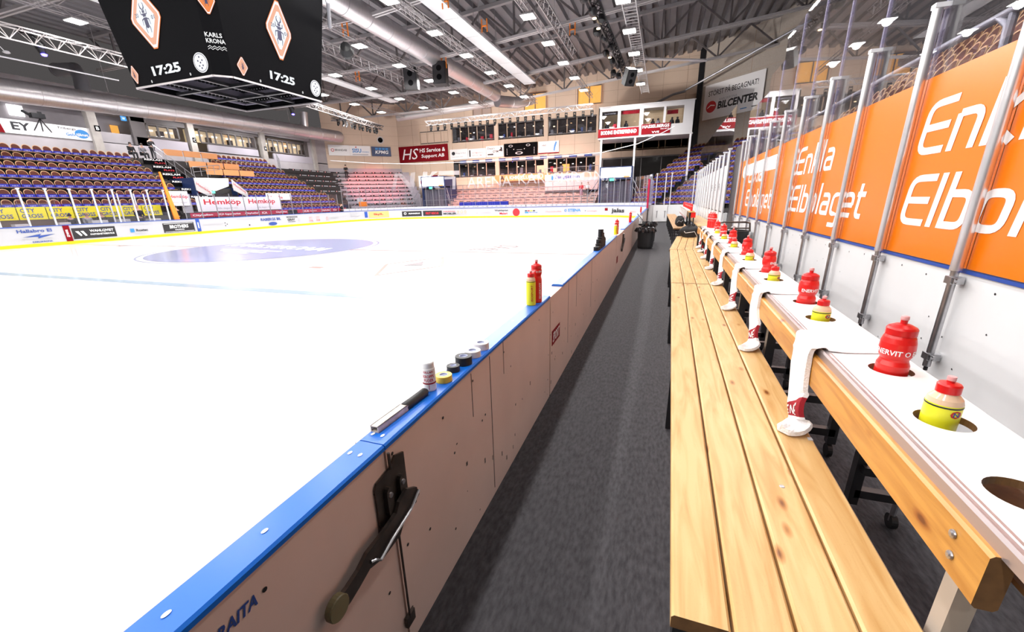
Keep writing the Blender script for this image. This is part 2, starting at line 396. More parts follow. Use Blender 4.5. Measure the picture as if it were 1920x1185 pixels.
def adL(name, y0, y1, z0, z1, bg, items):
    b = B(); x = RX+.02
    if bg: b.box(x-.01, x, y0, y1, z0, z1, bg)
    for it in items:
        if it[0] == 't':
            _, s, ya, za, wd, h, m = it[:7]; b.text(s, (x+.004, ya, za), (0, 1, 0), (0, 0, 1), wd, h, m, shear=it[7] if len(it) > 7 else 0, bold=it[8] if len(it) > 8 else .025)
        if it[0] == 'r': _, ya, yb, za, zb, m = it; b.quad((x+.003, ya, za), (x+.003, yb, za), (x+.003, yb, zb), (x+.003, ya, zb), m)
        if it[0] == 'p': b.add([(x+.003, p[0], p[1]) for p in it[1]], [tuple(range(len(it[1])))], it[2])
        if it[0] == 'd': b.disc((x+.005, it[1], it[2]), (0, it[3], 0), (0, 0, it[4] if len(it) > 5 else it[3]), it[-1])
    b.build('advert', rb)
adL('a', 0, 0, 0, 0, None, [('t', 'Hallabro El', 12.05, .74, 1.35, .17, 'textblue'), ('p', [(12.2, .52), (12.95, .66), (12.85, .57), (13.5, .62), (12.75, .42), (12.8, .52)], 'textblue'), ('t', 'El Tele Data Kyla', 12.15, .36, 1.2, .09, 'textgrey'), ('t', 'KARLSKRONA', 12.5, .22, .8, .08, 'textblue')])
adL('a', 13.88, 14.16, .17, 1.02, 'signred', [('t', 'SPEL', 13.95, .4, .12, .4, 'textwhite')])
adL('a', 14.22, 16.25, .26, .85, 'signdark', [('p', [(14.35, .68), (14.5, .68), (14.62, .45), (14.55, .4)], 'textwhite'), ('p', [(14.58, .68), (14.72, .68), (14.85, .42), (14.76, .4)], 'textwhite'), ('t', 'WAHLQVIST', 15.0, .57, 1.15, .16, 'textwhite'), ('t', 'FASTIGHETSSERVICE', 15.0, .42, 1.15, .09, 'textwhite')])
adL('a', 0, 0, 0, 0, None, [('r', 17.0, 17.22, .42, .64, 'midblue'), ('t', 'Roxtec', 17.32, .45, .65, .15, 'textblack'), ('t', 'Karlskrona Foretagspaket 2017', 16.6, .82, 1.6, .07, 'textgrey'), ('t', 'roxtec.com', 17.2, .3, .6, .05, 'textgrey')])
adL('a', 18.9, 20.9, .24, .85, 'signdark', [('r', 18.96, 20.84, .28, .30, 'textwhite'), ('r', 18.96, 20.84, .79, .81, 'textwhite'), ('t', 'BROTHERS', 19.3, .5, 1.2, .22, 'textwhite', 0, .03), ('t', 'KARLSKRONA', 19.6, .37, .6, .07, 'textwhite')])
adL('a', 21.08, 21.33, .17, 1.02, 'bluetrim', [('r', 21.16, 21.24, .4, .8, 'textwhite')])
adL('a', 0, 0, 0, 0, None, [('t', 'Network Solutions', 21.55, .55, 1.5, .12, 'textgrey'), ('d', 23.2, .65, .04, 'textblack'), ('d', 23.35, .55, .04, 'textblack'), ('d', 23.2, .45, .04, 'textblack'), ('t', 'IT & Kommunikation', 24.2, .8, 1.6, .07, 'textgrey'), ('d', 25.2, .38, .06, 'textblack'), ('t', 'is', 25.35, .34, .12, .08, 'textgrey')])
adL('a', 0, 0, 0, 0, None, [('t', 'RABERGS BIL', 26.3, .62, 2.0, .22, 'textblue', 0, .03), ('d', 27.4, .36, .42, .14, 'textblue'), ('t', 'Ford', 27.2, .31, .4, .1, 'textwhite', .2)])
adL('a', 0, 0, 0, 0, None, [('t', 'PETERSSONS', 28.9, .75, 1.2, .12, 'textblack'), ('t', 'GRAV', 28.95, .5, .8, .2, 'textblack', .15, .03), ('t', 'OCH AKERI', 29.0, .38, .8, .07, 'textblack'), ('d', 30.25, .55, .15, 'textgrey')])
adL('a', 0, 0, 0, 0, None, [('t', 'CITY', 31.4, .56, .45, .2, 'textpink'), ('t', 'FARM', 31.4, .3, .45, .2, 'textpink'), ('t', 'CITY', 32.3, .56, .45, .2, 'textpink'), ('t', 'FARM', 32.3, .3, .45, .2, 'textpink')])
adL('a', 0, 0, 0, 0, None, [('d', 33.7, .5, .17, 'textpink'), ('t', 'SUNNATORP', 34.05, .45, 1.2, .14, 'textgrey')])
# adverts on the end boards
def adE(x0, x1, z0, z1, bg, items):
    b = B(); y = YE-.02
    if bg: b.box(x0, x1, y, y+.01, z0, z1, bg)
    for it in items:
        if it[0] == 't': _, s, xa, za, wd, h, m = it[:7]; b.text(s, (xa, y-.004, za), (1, 0, 0), (0, 0, 1), wd, h, m, shear=it[7] if len(it) > 7 else 0, bold=it[8] if len(it) > 8 else .025)
        if it[0] == 'r': _, xa, xb, za, zb, m = it; b.quad((xa, y-.003, za), (xb, y-.003, za), (xb, y-.003, zb), (xa, y-.003, zb), m)
        if it[0] == 'd': b.disc((it[1], y-.005, it[2]), (it[3], 0, 0), (0, 0, it[3]), it[4])
        if it[0] == 'o': b.ring((it[1], y-.005, it[2]), (it[3], 0, 0), (0, 0, it[3]), .7, it[4])
    b.build('advert', rb)
adE(-22.7, -20.9, 0, 0, None, [('t', 'EKSJOHUS', -22.2, .33, 1.35, .16, 'textgrey'), ('o', -21.95, .66, .14, 'textorange'), ('o', -21.5, .66, .14, 'textorange'), ('o', -21.05, .66, .14, 'textorange')])
# (the corner curve begins at x = -22.7; adverts left of it follow the arc)
def adC(ang, wd, z0, z1, bg, items, cxx=None):
    # centre angle on the left corner arc; small flat plates tangent to it
    R = 8.47; c = Vector((RX+8.5 if cxx is None else cxx, YE-8.5, 0)); a = math.radians(ang)
    p = c+Vector((R*math.cos(a), R*math.sin(a), 0)); xd = Vector((math.sin(a), -math.cos(a), 0)); inn = -Vector((math.cos(a), math.sin(a), 0))
    b = B(); n = max(2, int(wd/.2))
    if bg:
        for k in range(n):
            a0 = a-(-wd/2+wd*k/n)/R; a1 = a-(-wd/2+wd*(k+1)/n)/R
            q = [c+Vector((R*math.cos(t), R*math.sin(t), 0)) for t in (a0, a1)]
            b.quad((q[0].x, q[0].y, z0), (q[1].x, q[1].y, z0), (q[1].x, q[1].y, z1), (q[0].x, q[0].y, z1), bg)
    for it in items:
        s, u, za, w2, h, m = it[:6]
        vs, fs = text_geo(s, .03); x0 = min(v[0] for v in vs); x1 = max(v[0] for v in vs); y0 = min(v[1] for v in vs); y1 = max(v[1] for v in vs)
        out = []
        for v in vs:
            t = a-(u+(v[0]-x0)/(x1-x0)*w2)/R; out.append(c+Vector((math.cos(t)*(R-.012), math.sin(t)*(R-.012), za+(v[1]-y0)/(y1-y0)*h)))
        b.add(out, fs, m)
    b.build('advert', rb)
adC(166, 1.6, 0, 0, None, [('Brings you IT', -.7, .74, 1.0, .1, 'textgrey'), ('mericum', -.7, .5, 1.3, .16, 'textgrey')])
adC(157, .35, .35, .95, 'bluetrim', [])
adC(147, 2.3, .3, .95, 'textorange', [('SkyIL', -.6, .5, 1.1, .26, 'textred')])
adC(122, 2.2, .3, .85, 'signdark', [('O', -.9, .47, .3, .28, 'textwhite'), ('ALFARGRUS', -.4, .53, 1.3, .14, 'textwhite')])
adC(106, 2.2, .3, .85, 'signdark', [('FIRST RESCUE', -.8, .45, 1.5, .24, 'textred')])
adC(92.5, 1.9, .3, .85, None, [('KARLSKRONA', -.7, .68, 1.5, .09, 'textred'), ('MOBLER', -.7, .38, 1.6, .22, 'textblack')])
adE(0, 0, 0, 0, None, [('d', -19.6, .5, .06, 'textpink'), ('t', 'CORRECT', -19.1, .45, 1.1, .15, 'textgrey')])
adE(0, 0, 0, 0, None, [('t', 'Wahlqvist', -17.5, .62, 1.6, .22, 'textblack'), ('t', 'Maleri', -16.9, .32, .9, .22, 'textred')])
adE(0, 0, 0, 0, None, [('d', -14.98, .53, .4, 'textred'), ('t', 'Bulls', -15.25, .43, .55, .2, 'textwhite')])
adE(0, 0, 0, 0, None, [('r', -14.0, -13.75, .62, .72, 'textblack'), ('r', -13.7, -13.45, .62, .72, 'textred'), ('r', -13.4, -13.15, .62, .72, 'yellow'), ('r', -13.1, -12.85, .62, .72, 'textblack'), ('r', -14.0, -13.6, .42, .56, 'midblue'), ('t', 'MILJOFRAMJ', -13.5, .44, .9, .1, 'midblue')])
adE(0, 0, 0, 0, None, [('t', 'Humlebaden', -11.7, .48, 1.7, .16, 'textpink')])
RC = -9.5
adC(84.5, 1.9, 0, 0, None, [('O', -1.0, .52, .25, .26, 'midblue'), ('STENA', -.62, .53, 1.35, .27, 'midblue'), ('RECYCLING', -.5, .40, 1.0, .07, 'textgrey')], RC)
adC(70, 1.8, 0, 0, None, [('o', -.95, .55, .1, .09, 'textblack'), ('swedbank', -.7, .52, 1.1, .12, 'textpink')], RC)
adC(51, 2.2, 0, 0, None, [('jalas', -.7, .32, 1.7, .5, 'textblack')], RC)
adC(60, .35, .60, .84, 'signred', [], RC)
adC(35, 1.4, 0, 0, None, [('sport', -.5, .42, 1.0, .2, 'textpink')], RC)

# ---- end-glass foot band with small team marks, glass and posts round the far end
sh = [(x, y) for x, y in rink_outline(.06) if y > 36]
eb = T('end_glass', 'clear safety glass standing on the boards behind the far goal', 'glass', (-16, YE, 1.06))
b = B(); wallstrip(b, sh, 1.07, 1.32, .03, 'rinkwhite')
for k in range(26):
    x = -22.4+k*.56
    if k % 2: b.text('X', (x, YE+.02, 1.15), (1, 0, 0), (0, 0, 1), .2, .1, 'textblack')
    else: b.text('~F', (x, YE+.02, 1.15), (1, 0, 0), (0, 0, 1), .24, .08, 'textblack')
b.build('foot_band', eb)
b = B(); wallstrip(b, sh, 1.32, 3.5, .012, 'glass'); b.build('pane', eb)
for k in range(len(sh)-1):
    a, c = Vector(sh[k]), Vector(sh[k+1])
    n = max(1, round((c-a).length/1.4))
    for j in range(n):
        p = a+(c-a)*j/n; b = B(); b.box(p.x-.02, p.x+.02, p.y, p.y+.04, 1.06, 3.5, 'barrier'); b.build('post', eb)

# ================================================================ NEAR BOARDS (bench side)
nb = T('bench_board', 'white bench-side rink board with scratched panels, topped by a blue rail', 'rink boards', (-.78, 1, 0))
b = B()
Y0, Y1 = -1.5, 28.0
def bface(b, y0, y1, z0, z1, m, t=.0, t2=-.11):   # slab whose right face is the bench face
    v = [(bx(y)+o, y, z) for y in (y0, y1) for o in (t2, t) for z in (z0, z1)]
    b.add(v, [(0, 1, 3, 2), (4, 6, 7, 5), (0, 4, 5, 1), (2, 3, 7, 6), (0, 2, 6, 4), (1, 5, 7, 3)], m)
for y0, y1 in ((Y0, .862), (.872, 2.905), (2.93, 8.15), (8.18, 9.75), (9.78, Y1)): bface(b, y0, y1, .02, 1.085, 'board')
bpan = b
b = B(); bface(b, Y0, Y1, 0, .30, 'black', -.02, -.10); b.build('sill', nb)
# rail pieces (gaps where the door tops are bare white)
for y0, y1, t in ((Y0, .862, 0), (.866, 2.90, 0), (3.33, 8.12, 0), (9.9, 12.9, 0), (13.2, 28, 0)):
    b = B(); 
    v = [(bx(y)+o, y, z) for y in (y0, y1) for o, z in ((.006, 1.085), (.006, 1.097), (.0, 1.103), (-.082, 1.103), (-.09, 1.095), (-.09, 1.085))]
    b.add(v, [(0, 1, 2, 3, 4, 5), (11, 10, 9, 8, 7, 6)]+[(k, k+6, (k+1) % 6+6, (k+1) % 6) for k in range(6)], 'cap')
    r = b.build('cap_rail', nb, label='glossy blue cap rail')
    s = B(); ys = {0: (-.6, .0, .30, .53)}.get(t)
    if y0 < 0:
        each('screw', r, ((.30, -.045), (.50, -.045), (.80, -.065), (.80, -.03)), lambda q, e: q.disc((bx(e[0])+e[1], e[0], 1.1045), (.0052, 0, 0), (0, .0085, 0), 'textwhite', 14), label='white screw head')
    elif y0 < 1:
        each('screw', r, ((.905, -.065), (.905, -.03), (2.2, -.05)), lambda q, e: q.disc((bx(e[0])+e[1], e[0], 1.1045), (.0052, 0, 0), (0, .0085, 0), 'textwhite', 14), label='white screw head')
    elif y0 > 9 and y0 < 10:
        pass
# seams, cuts, screws on the bench face
b = bpan
for y, z0, z1, wd in ((1.70, .32, 1.07, .005), (1.485, .86, 1.07, .004), (1.89, .9, 1.08, .004), (4.0, .75, 1.08, .006), (3.6, .5, 1.08, .006), (5.0, .5, 1.07, .006)):
    bface(b, y, y+wd, z0, z1, 'blackmetal', .0012, .0)
for y, z in ((.90, 1.05), (.80, .98), (1.22, 1.0), (1.29, .8), (1.5, 1.03), (1.58, .79), (1.62, .8), (.99, .8), (.92, .68), (.80, .6), (.9, .42), (1.06, .62), (2.0, .9), (2.6, 1.0), (2.2, .6), (3.1, .55), (.44, 1.02), (4.3, .9), (5.3, 1.0), (6.2, .7), (1.9, 1.02), (1.25, .45), (2.86, .65), (3.0, .95)):
    b.disc((bx(y)+.0015, y, z), (0, .006, 0), (0, 0, .006), 'blackmetal', 10)
for k in range(40):
    y = random.uniform(1.2, 6); z = random.uniform(.3, .85)
    bface(b, y, y+random.uniform(.004, .015), z, z+random.uniform(.002, .03), 'darksteel', .001, 0)
b.build('board_panel', nb, label='white panel with dark seams, nicks and screws')
b = B(); b.text('RAITA', (bx(.36)+.002, .335, 1.005), (-.0078, 1, 0), (0, 0, 1), .085, .028, 'textblue', shear=.25, bold=.03)
b.disc((bx(.32)+.002, .322, 1.017), (0, .006, 0), (0, 0, .012), 'textred', 12); b.build('lettering', nb)
b = B(); bface(b, 2.975, 3.25, .68, .80, 'signred', .002, 0); b.text('SPORT', (bx(3)+.003, 3.0, .70), (-.0078, 1, 0), (0, 0, 1), .22, .08, 'textwhite', shear=.2, bold=.02); b.build('sticker', nb, label='small red sticker')
b = B(); bface(b, 8.3, 8.55, .55, .68, 'signred', .002, 0); b.build('sticker', nb, label='small red sticker')
# door latch
lt = T('door_latch', 'dark steel door latch with an angled lever and nylon roller on the board face', 'latch', (bx(.87)+.004, .87, .9))
fx = bx(.87)+.003
b = B()
b.prism([(fx, .795, .86), (fx, .795, .995), (fx, .805, 1.01), (fx, .875, 1.02), (fx, .90, 1.045), (fx, .945, 1.03), (fx, .945, .88), (fx, .92, .84)], (.006, 0, 0), 'darksteel'); b.build('back_plate', lt)
def lug(b, y):
    b.prism([(fx+.006, y+.014*math.cos(t), z0+.02*math.sin(t)) for z0, a0, a1 in ((.955, 0, 180), (.895, 180, 360)) for t in [math.radians(a0+(a1-a0)*k/6) for k in range(7)]], (.014, 0, 0), 'darksteel'); b.lathe((fx+.02, y, .95), [(0.0, .006), (.008, .005), (.009, 0)], 'steel', 12, 'x')
each('hinge_lug', lt, (.84, .905), lug)
b = B()
lev = [(.905, .925), (.955, .895), (.965, .86), (.93, .845), (.88, .84), (.845, .80), (.76, .795), (.70, .815), (.655, .80), (.615, .79), (.575, .79), (.56, .815), (.575, .84), (.615, .84), (.66, .85), (.70, .87), (.78, .875), (.84, .885), (.86, .91)]
b.prism([(fx+.022, y, z) for y, z in lev], (.012, 0, 0), 'darksteel'); b.build('lever', lt)
b = B(); b.tube([(fx+.04, .955, .885), (fx+.043, .90, .855), (fx+.043, .80, .835), (fx+.043, .735, .815), (fx+.04, .72, .83), (fx+.036, .705, .835)], .005, 'steel', 8); b.build('rod', lt, label='bare steel rod')
b = B(); b.lathe((fx+.018, .578, .815), [(0, 0), (.032, 0), (.034, .003), (.034, .017), (.032, .02), (0, .02)], 'roller', 22, 'x'); b.build('roller', lt, smooth=False, label='olive nylon roller')
b = B(); b.box(fx, fx+.012, .85, .895, .385, .43, 'darksteel'); b.tube([(fx+.01, .867, .42), (fx+.01, .867, .84)], .004, 'darksteel', 6); b.tube([(fx+.01, .867, 1.02), (fx+.01, .867, 1.075)], .005, 'darksteel', 6); b.build('bolt_rod', lt)
l2 = T('door_latch', 'small dark latch on the board face near the far bins', 'latch', (bx(9.6), 9.6, .9))
b = B(); fx = bx(9.6)+.003; b.box(fx, fx+.02, 9.5, 9.7, .80, 1.02, 'darksteel'); b.build('back_plate', l2)
b = B(); b.bar((fx+.03, 9.65, .9), (fx+.03, 9.1, .72), .03, .06, 'darksteel'); b.build('lever', l2)

# ---- things on the rail
RZ = 1.103
def bottle(name, label, loc, red=True, rz=0.0, tall=True, short=False, group=None, letter=True):
    t = T(name, label, 'bottle', (0, 0, 0), group)
    b = B()
    if red:
        H = .0 if tall else -.03
        pr = [(0, 0), (.034, 0), (.0375, .006), (.0375, .16), (.034, .172), (.033, .185), (.036, .195), (.0385, .205), (.0385, .222), (.034, .232)] if tall else \
             [(0, 0), (.038, 0), (.042, .006), (.043, .09), (.0425, .118), (.037, .132), (.037, .138), (.0435, .152), (.046, .172), (.0450, .192), (.041, .208), (.0375, .216)]
        b.lathe((0, 0, 0), pr, 'red', 24); b.build('body', t, True)
        z = pr[-1][1]; r = pr[-1][0]
        b = B(); b.lathe((0, 0, z), [(r-.002, 0), (r+.002, .001), (r+.002, .020), (r-.002, .026), (r*.55, .034), (.009, .036), (.009, .048)], 'redcap', 24); c = b.build('cap', t, True)
        b = B(); b.lathe((0, 0, z+.048), [(.010, 0), (.011, .004), (.010, .012), (.005, .014), (0, .014)], 'textpink', 12); b.build('nozzle', c, True, label='pale nozzle')
        zb = .21 if tall else .155; rb_ = (.0392 if tall else .0466)
        wrap(t, 'ENERVIT O ENERVIT O', rb_, zb, .012 if tall else .017, 1.0)
        if tall: wrap(t, 'E', .0384, .04, .09, .045)
    else:
        pr = [(0, 0), (.029, 0), (.032, .005), (.032, .15), (.031, .165)] if tall else [(0, 0), (.030, 0), (.034, .006), (.036, .09), (.036, .132)]
        z = pr[-1][1]
        b = B(); b.lathe((0, 0, 0), pr, 'yel', 22); b.build('label', t, True, label='bright yellow label')
        b = B(); b.lathe((0, 0, 0), [(pr[-1][0]+.0006, z-.007), (pr[-1][0]+.0006, z-.003)], 'textblack', 22); b.lathe((0, 0, z), [(pr[-1][0], 0), (.030 if tall else .033, .012), (.023, .024), (.021, .028)], 'clear', 22); b.build('shoulder', t, True, label='translucent orange shoulder')
        b = B(); b.lathe((0, 0, z+.026), [(.022, 0), (.024, .001), (.024, .020), (.021, .024), (.008, .027), (.008, .034)], 'redcap', 20); c = b.build('cap', t, True)
        b = B(); b.lathe((0, 0, z+.058), [(.009, 0), (.009, .010), (0, .011)], 'textpink', 10); b.build('nozzle', c, True, label='pale nozzle')
        if tall:
            b = B(); ww = wrapgeo('ISOSPORT', .0328, .03, .012, .9, True); b.add(*ww, 'textred'); b.build('lettering', t)
        else:
            b = B(); b.add(*wrapgeo('O', .0368, .102, .02, .7), 'textred'); b.add(*wrapgeo('N', .037, .106, .012, .35), 'textblue'); b.build('lettering', t)
    t.location = loc; t.rotation_euler = (0, 0, rz)
    return t
def wrapgeo(s, r, z, h, ang, vert=False, rot=-math.pi/2):
    vs, fs = text_geo(s, .02); x0 = min(v[0] for v in vs); x1 = max(v[0] for v in vs); y0 = min(v[1] for v in vs); y1 = max(v[1] for v in vs)
    out = []
    for v in vs:
        if vert: a = rot+((v[1]-y0)/(y1-y0)-.5)*ang*.5*-1; zz = z+(v[0]-x0)/(x1-x0)*.11
        else: a = rot+((v[0]-x0)/(x1-x0)-.5)*ang; zz = z+(v[1]-y0)/(y1-y0)*h
        out.append((r*math.cos(a), r*math.sin(a), zz))
    return out, fs
def wrap(t, s, r, z, h, ang):
    b = B()
    if s == 'E': b.add(*wrapgeo('ENERVIT', r, .03, h, .7, True, -1.2), 'textwhite')
    else: b.add(*wrapgeo(s, r, z, h, 4.6), 'textwhite')
    b.build('lettering', t, label='white lettering band')
def onrail(y, o=-.045, z=RZ): return (bx(y)+o, y, z)
tb_red = bottle('water_bottle', 'tall red squeeze bottle behind the yellow one on the blue rail, nearest pair', onrail(2.69, -.042), True, .6)
tb_yel = bottle('water_bottle', 'tall yellow bottle with red cap standing on the blue rail, nearest pair', onrail(2.60, -.055), False, .5)
r = dup(tb_red, onrail(8.45, -.04), 'tall red bottle behind a yellow bottle on the rail beyond the puck stack'); r = dup(tb_yel, onrail(8.34, -.05), 'tall yellow bottle on the rail beyond the black puck stack')
dup(tb_red, onrail(12.6, -.05), 'tall red bottle alone on the rail beside the bins'); dup(tb_red, onrail(19.6, -.05), 'farthest tall red bottle on the blue rail')
# tape rolls
def tape(label, y, r, h, m, o=-.042):
    x, yy, z = onrail(y, o); t = T('tape_roll', label, 'tape roll', (x, yy, z), 'tape rolls on the rail')
    b = B(); b.lathe((x, yy, z), [(r*.52, 0), (r, 0), (r+.0008, .002), (r+.0008, h-.002), (r, h), (r*.52, h)], m, 32); b.build('tape_body', t, True)
    b = B(); b.lathe((x, yy, z), [(r*.5, h), (r*.52, h+.0005), (r*.52, 0), (r*.46, 0), (r*.46, h), (r*.5, h)], 'core', 28); 
    b.disc((x, yy, z+h*.8), (r*.46, 0, 0), (0, r*.46, 0), 'core', 24); b.text('tape', (x-r*.3, yy-r*.1, z+h*.81), (1, 0, 0), (0, 1, 0), r*.6, r*.25, 'textblue'); b.build('core', t, label='pale printed core')
tape('yellow tape roll next to the white powder bottle', 1.325, .033, .026, 'tapeyellow')
tape('smaller black tape roll between the yellow roll and the big black roll', 1.425, .027, .025, 'tapeblack', -.05)
tape('bigger black tape roll in front of the white rolls', 1.51, .036, .037, 'tapeblack')
tape('white tape roll next to the big black roll', 1.605, .037, .03, 'tapewhite')
tape('white tape roll farthest along the row of tape rolls', 1.71, .038, .032, 'tapewhite', -.045)
# powder bottle
x, y, z = onrail(1.238, -.055); t = T('powder_bottle', 'white powder bottle with dark red print standing beside the yellow tape', 'bottle', (x, y, z))
b = B(); b.lathe((x, y, z), [(0, 0), (.023, 0), (.025, .003), (.025, .088), (.023, .092)], 'white', 26); b.build('body', t, True)
b = B(); b.lathe((x, y, z+.092), [(.0225, 0), (.0225, .018), (.020, .022), (0, .022)], 'white', 26); b.build('cap', t, True)
b = B()
for s, zz, h, m, a in (('GILLAN', .075, .008, 'textred', 1.5), ('KROPPS', .056, .012, 'textred', 1.7), ('PUDER', .040, .012, 'textred', 1.5), ('I', .010, .02, 'textred', .08)):
    vs, fs = wrapgeo(s, .0254, zz, h, a, False, -1.1); b.add([(v[0]+x, v[1]+y, v[2]+z) for v in vs], fs, m)
b.lathe((x, y, z), [(.0252, .030), (.0252, .036)], 'towelred', 26); b.build('print', t, label='dark red print')
# cut stick end
t = T('stick_grip', 'hollow pale stick end with black taped grip lying on the blue rail', 'stick end', onrail(1.0))
ya, yb = .915, 1.19; xa, xb = bx(ya)-.066, bx(yb)-.05
b = B()
d = Vector((xb-xa, yb-ya, 0)).normalized(); s = Vector((d.y, -d.x, 0)); zc = RZ+.0105; A = Vector((xa, ya, zc))
L1 = .155
def boxshell(b, p, q, w, h, th, m):
    for o, ww, hh in ((s*(w-th/2), th/2, h), (-s*(w-th/2), th/2, h)): b.obox((p+q)/2+o, d*(q-p).length/2, s*ww, Vector((0, 0, hh)), m)
    for o in (h-th/2, -(h-th/2)): b.obox((p+q)/2+Vector((0, 0, o)), d*(q-p).length/2, s*w, Vector((0, 0, th/2)), m)
boxshell(b, A, A+d*L1, .015, .0105, .003, mat('worn_pale_shaft', (.62, .55, .50), .6, noise=.25, nscale=40)); b.obox(A+d*.03, d*.001, s*.013, Vector((0, 0, .009)), 'black'); b.build('shaft', t, label='pale hollow shaft')
b = B(); b.tube([A+d*(L1-.005), A+d*L1, A+d*.20, A+d*.25, A+d*.275, A+d*.285], .0165, 'tapeblack', 12, rs=[.0145, .0165, .016, .0165, .0172, .012]); b.build('taped_grip', t, True, label='black taped grip')
# puck stacks
k = 0
puck = None
for st, (dx, dy, n) in enumerate(((-.052, -.28, 2), (-.046, -.20, 2), (-.05, -.12, 3), (-.052, -.04, 5), (-.046, .04, 6), (-.05, .12, 10), (-.046, .20, 8), (-.05, .28, 6), (-.046, .36, 5), (-.05, .44, 4))):
    for i in range(n):
        y = 6.0+dy; p = (bx(y)+dx, y, RZ+i*.0254)
        if puck is None:
            b = B(); b.lathe((0, 0, 0), [(0, 0), (.036, 0), (.038, .002), (.038, .023), (.036, .025), (0, .025)], 'black', 20)
            puck = b.build('hockey_puck', None, True); o = puck
        else: o = puck.copy(); COL.objects.link(o)
        o.location = p; tag(o, f'black puck on the rail, {ORD[i]} from the bottom of the {ORD[st]} stack from the camera', 'puck', 'pucks heaped on the rail')

# ================================================================ BENCHES
def lin(a, c, t): return a+(c-a)*t
def bench(label, P0, P1, Wd, z, n=4, endbolt=False, mt='pine'):
    # P0,P1: left edge ends (xy); planks to the right
    t = T('team_bench', label, 'bench', (P0[0], P0[1], Z0))
    P0, P1 = Vector((*P0, 0)), Vector((*P1, 0)); d = (P1-P0); Ln = d.length; d.normalize(); r = Vector((d.y, -d.x, 0)); w_ = Wd/n
    for k in range(n):
        # bevelled plank profile
        c0 = w_*k+.0035; c1 = w_*(k+1)-.0035; th = .036; e = .006
        prof = [(c0, -th), (c0, -e), (c0+e, 0), (c1-e, 0), (c1, -e), (c1, -th)]
        jig = .0 if k else .0
        vs = [P0+r*a+Vector((0, 0, z+h))+d*jig for a, h in prof]+[P1+r*a+Vector((0, 0, z+h)) for a, h in prof]
        b = B(); b.add(vs, [(k2, k2+6, (k2+1) % 6+6, (k2+1) % 6) for k2 in range(6)], mt); b.add(vs, [(5, 4, 3, 2, 1, 0), (6, 7, 8, 9, 10, 11)], 'pine_end')
        b.build('plank', t)
    nl = max(2, int(Ln/1.3)+1)
    for k in range(nl):
        q = P0+d*lin(.12, Ln-.12, k/(nl-1))
        b = B()
        for s_ in (.04, Wd-.05):
            a = q+r*s_; b.box(a.x-.02, a.x+.02, a.y-.02, a.y+.02, Z0, z-.036, 'blackmetal')
        b.bar(q+r*.04+Vector((0, 0, z-.056)), q+r*(Wd-.05)+Vector((0, 0, z-.056)), .04, .04, 'blackmetal'); b.bar(q+r*.04+Vector((0, 0, Z0+.15)), q+r*(Wd-.05)+Vector((0, 0, Z0+.15)), .03, .03, 'blackmetal')
        b.build('leg_frame', t)
    return t
bz = .91
bn = bench('varnished pine bench nearest the camera, four long planks', (.085, .74), (.140, 4.62), .50, bz)
each('bolt', bn, ((.42, 1.29), (.43, 4.4), (.24, 4.45)), lambda q, e: q.lathe((e[0], e[1], bz-.001), [(0, .0035), (.006, .0035), (.008, .001), (.008, 0)], 'steel', 12), label='steel bolt head')
bench('middle pine bench, with a joint to the nearest bench', (.140, 4.64), (.163, 7.67), .50, bz)
bench('pine bench angled to the right with the black bag at its end', (.150, 7.70), (.340, 10.35), .50, bz)
bench('farthest wooden bench, near the white end door, black bag on it', (.335, 13.5), (.20, 24.5), .42, .88, 3, mt=wood_mat('dull_pine', (.55, .33, .16), (.36, .2, .09), False))

# back beams
def beam(label, y0, y1, z1=1.197, z0=1.083):
    t = T('back_rail', label, 'back rail', (.57, y0, Z0))
    x0 = .563+.012*(y0-.77); x1 = .563+.012*(y1-.77); th = .036; e = .006
    prof = [(0, z0+e), (0, z1-e), (e, z1), (th-e, z1), (th, z1-e), (th, z0+e), (th-e, z0), (e, z0)]
    vs = [(x0+a, y0, h) for a, h in prof]+[(x1+a, y1, h) for a, h in prof]
    b = B(); b.add(vs, [(k, k+8, (k+1) % 8+8, (k+1) % 8) for k in range(8)], 'beamwood'); b.add(vs, [(7, 6, 5, 4, 3, 2, 1, 0), (8, 9, 10, 11, 12, 13, 14, 15)], 'pine_end'); b.build('beam', t)
    return t
bm = beam('thick pine back rail along the nearest bench, with two bolts', .77, 4.6)
each('bolt', bm, ((.855, 1.165), (.845, 1.125)), lambda q, e: q.lathe((.5625, e[0], e[1]), [(.009, 0), (.008, -.003), (.004, -.005), (0, -.005)], 'steel', 14, 'x'), label='steel bolt head')
b = B(); b.box(.602, .64, .86, .90, Z0, 1.12, mat('pale_worn_leg', (.42, .36, .30), .6)); b.build('leg', bm, label='pale leg')
beam('pine back rail along the middle bench', 4.62, 7.7)
beam('pine back rail along the angled bench', 7.72, 9.0)

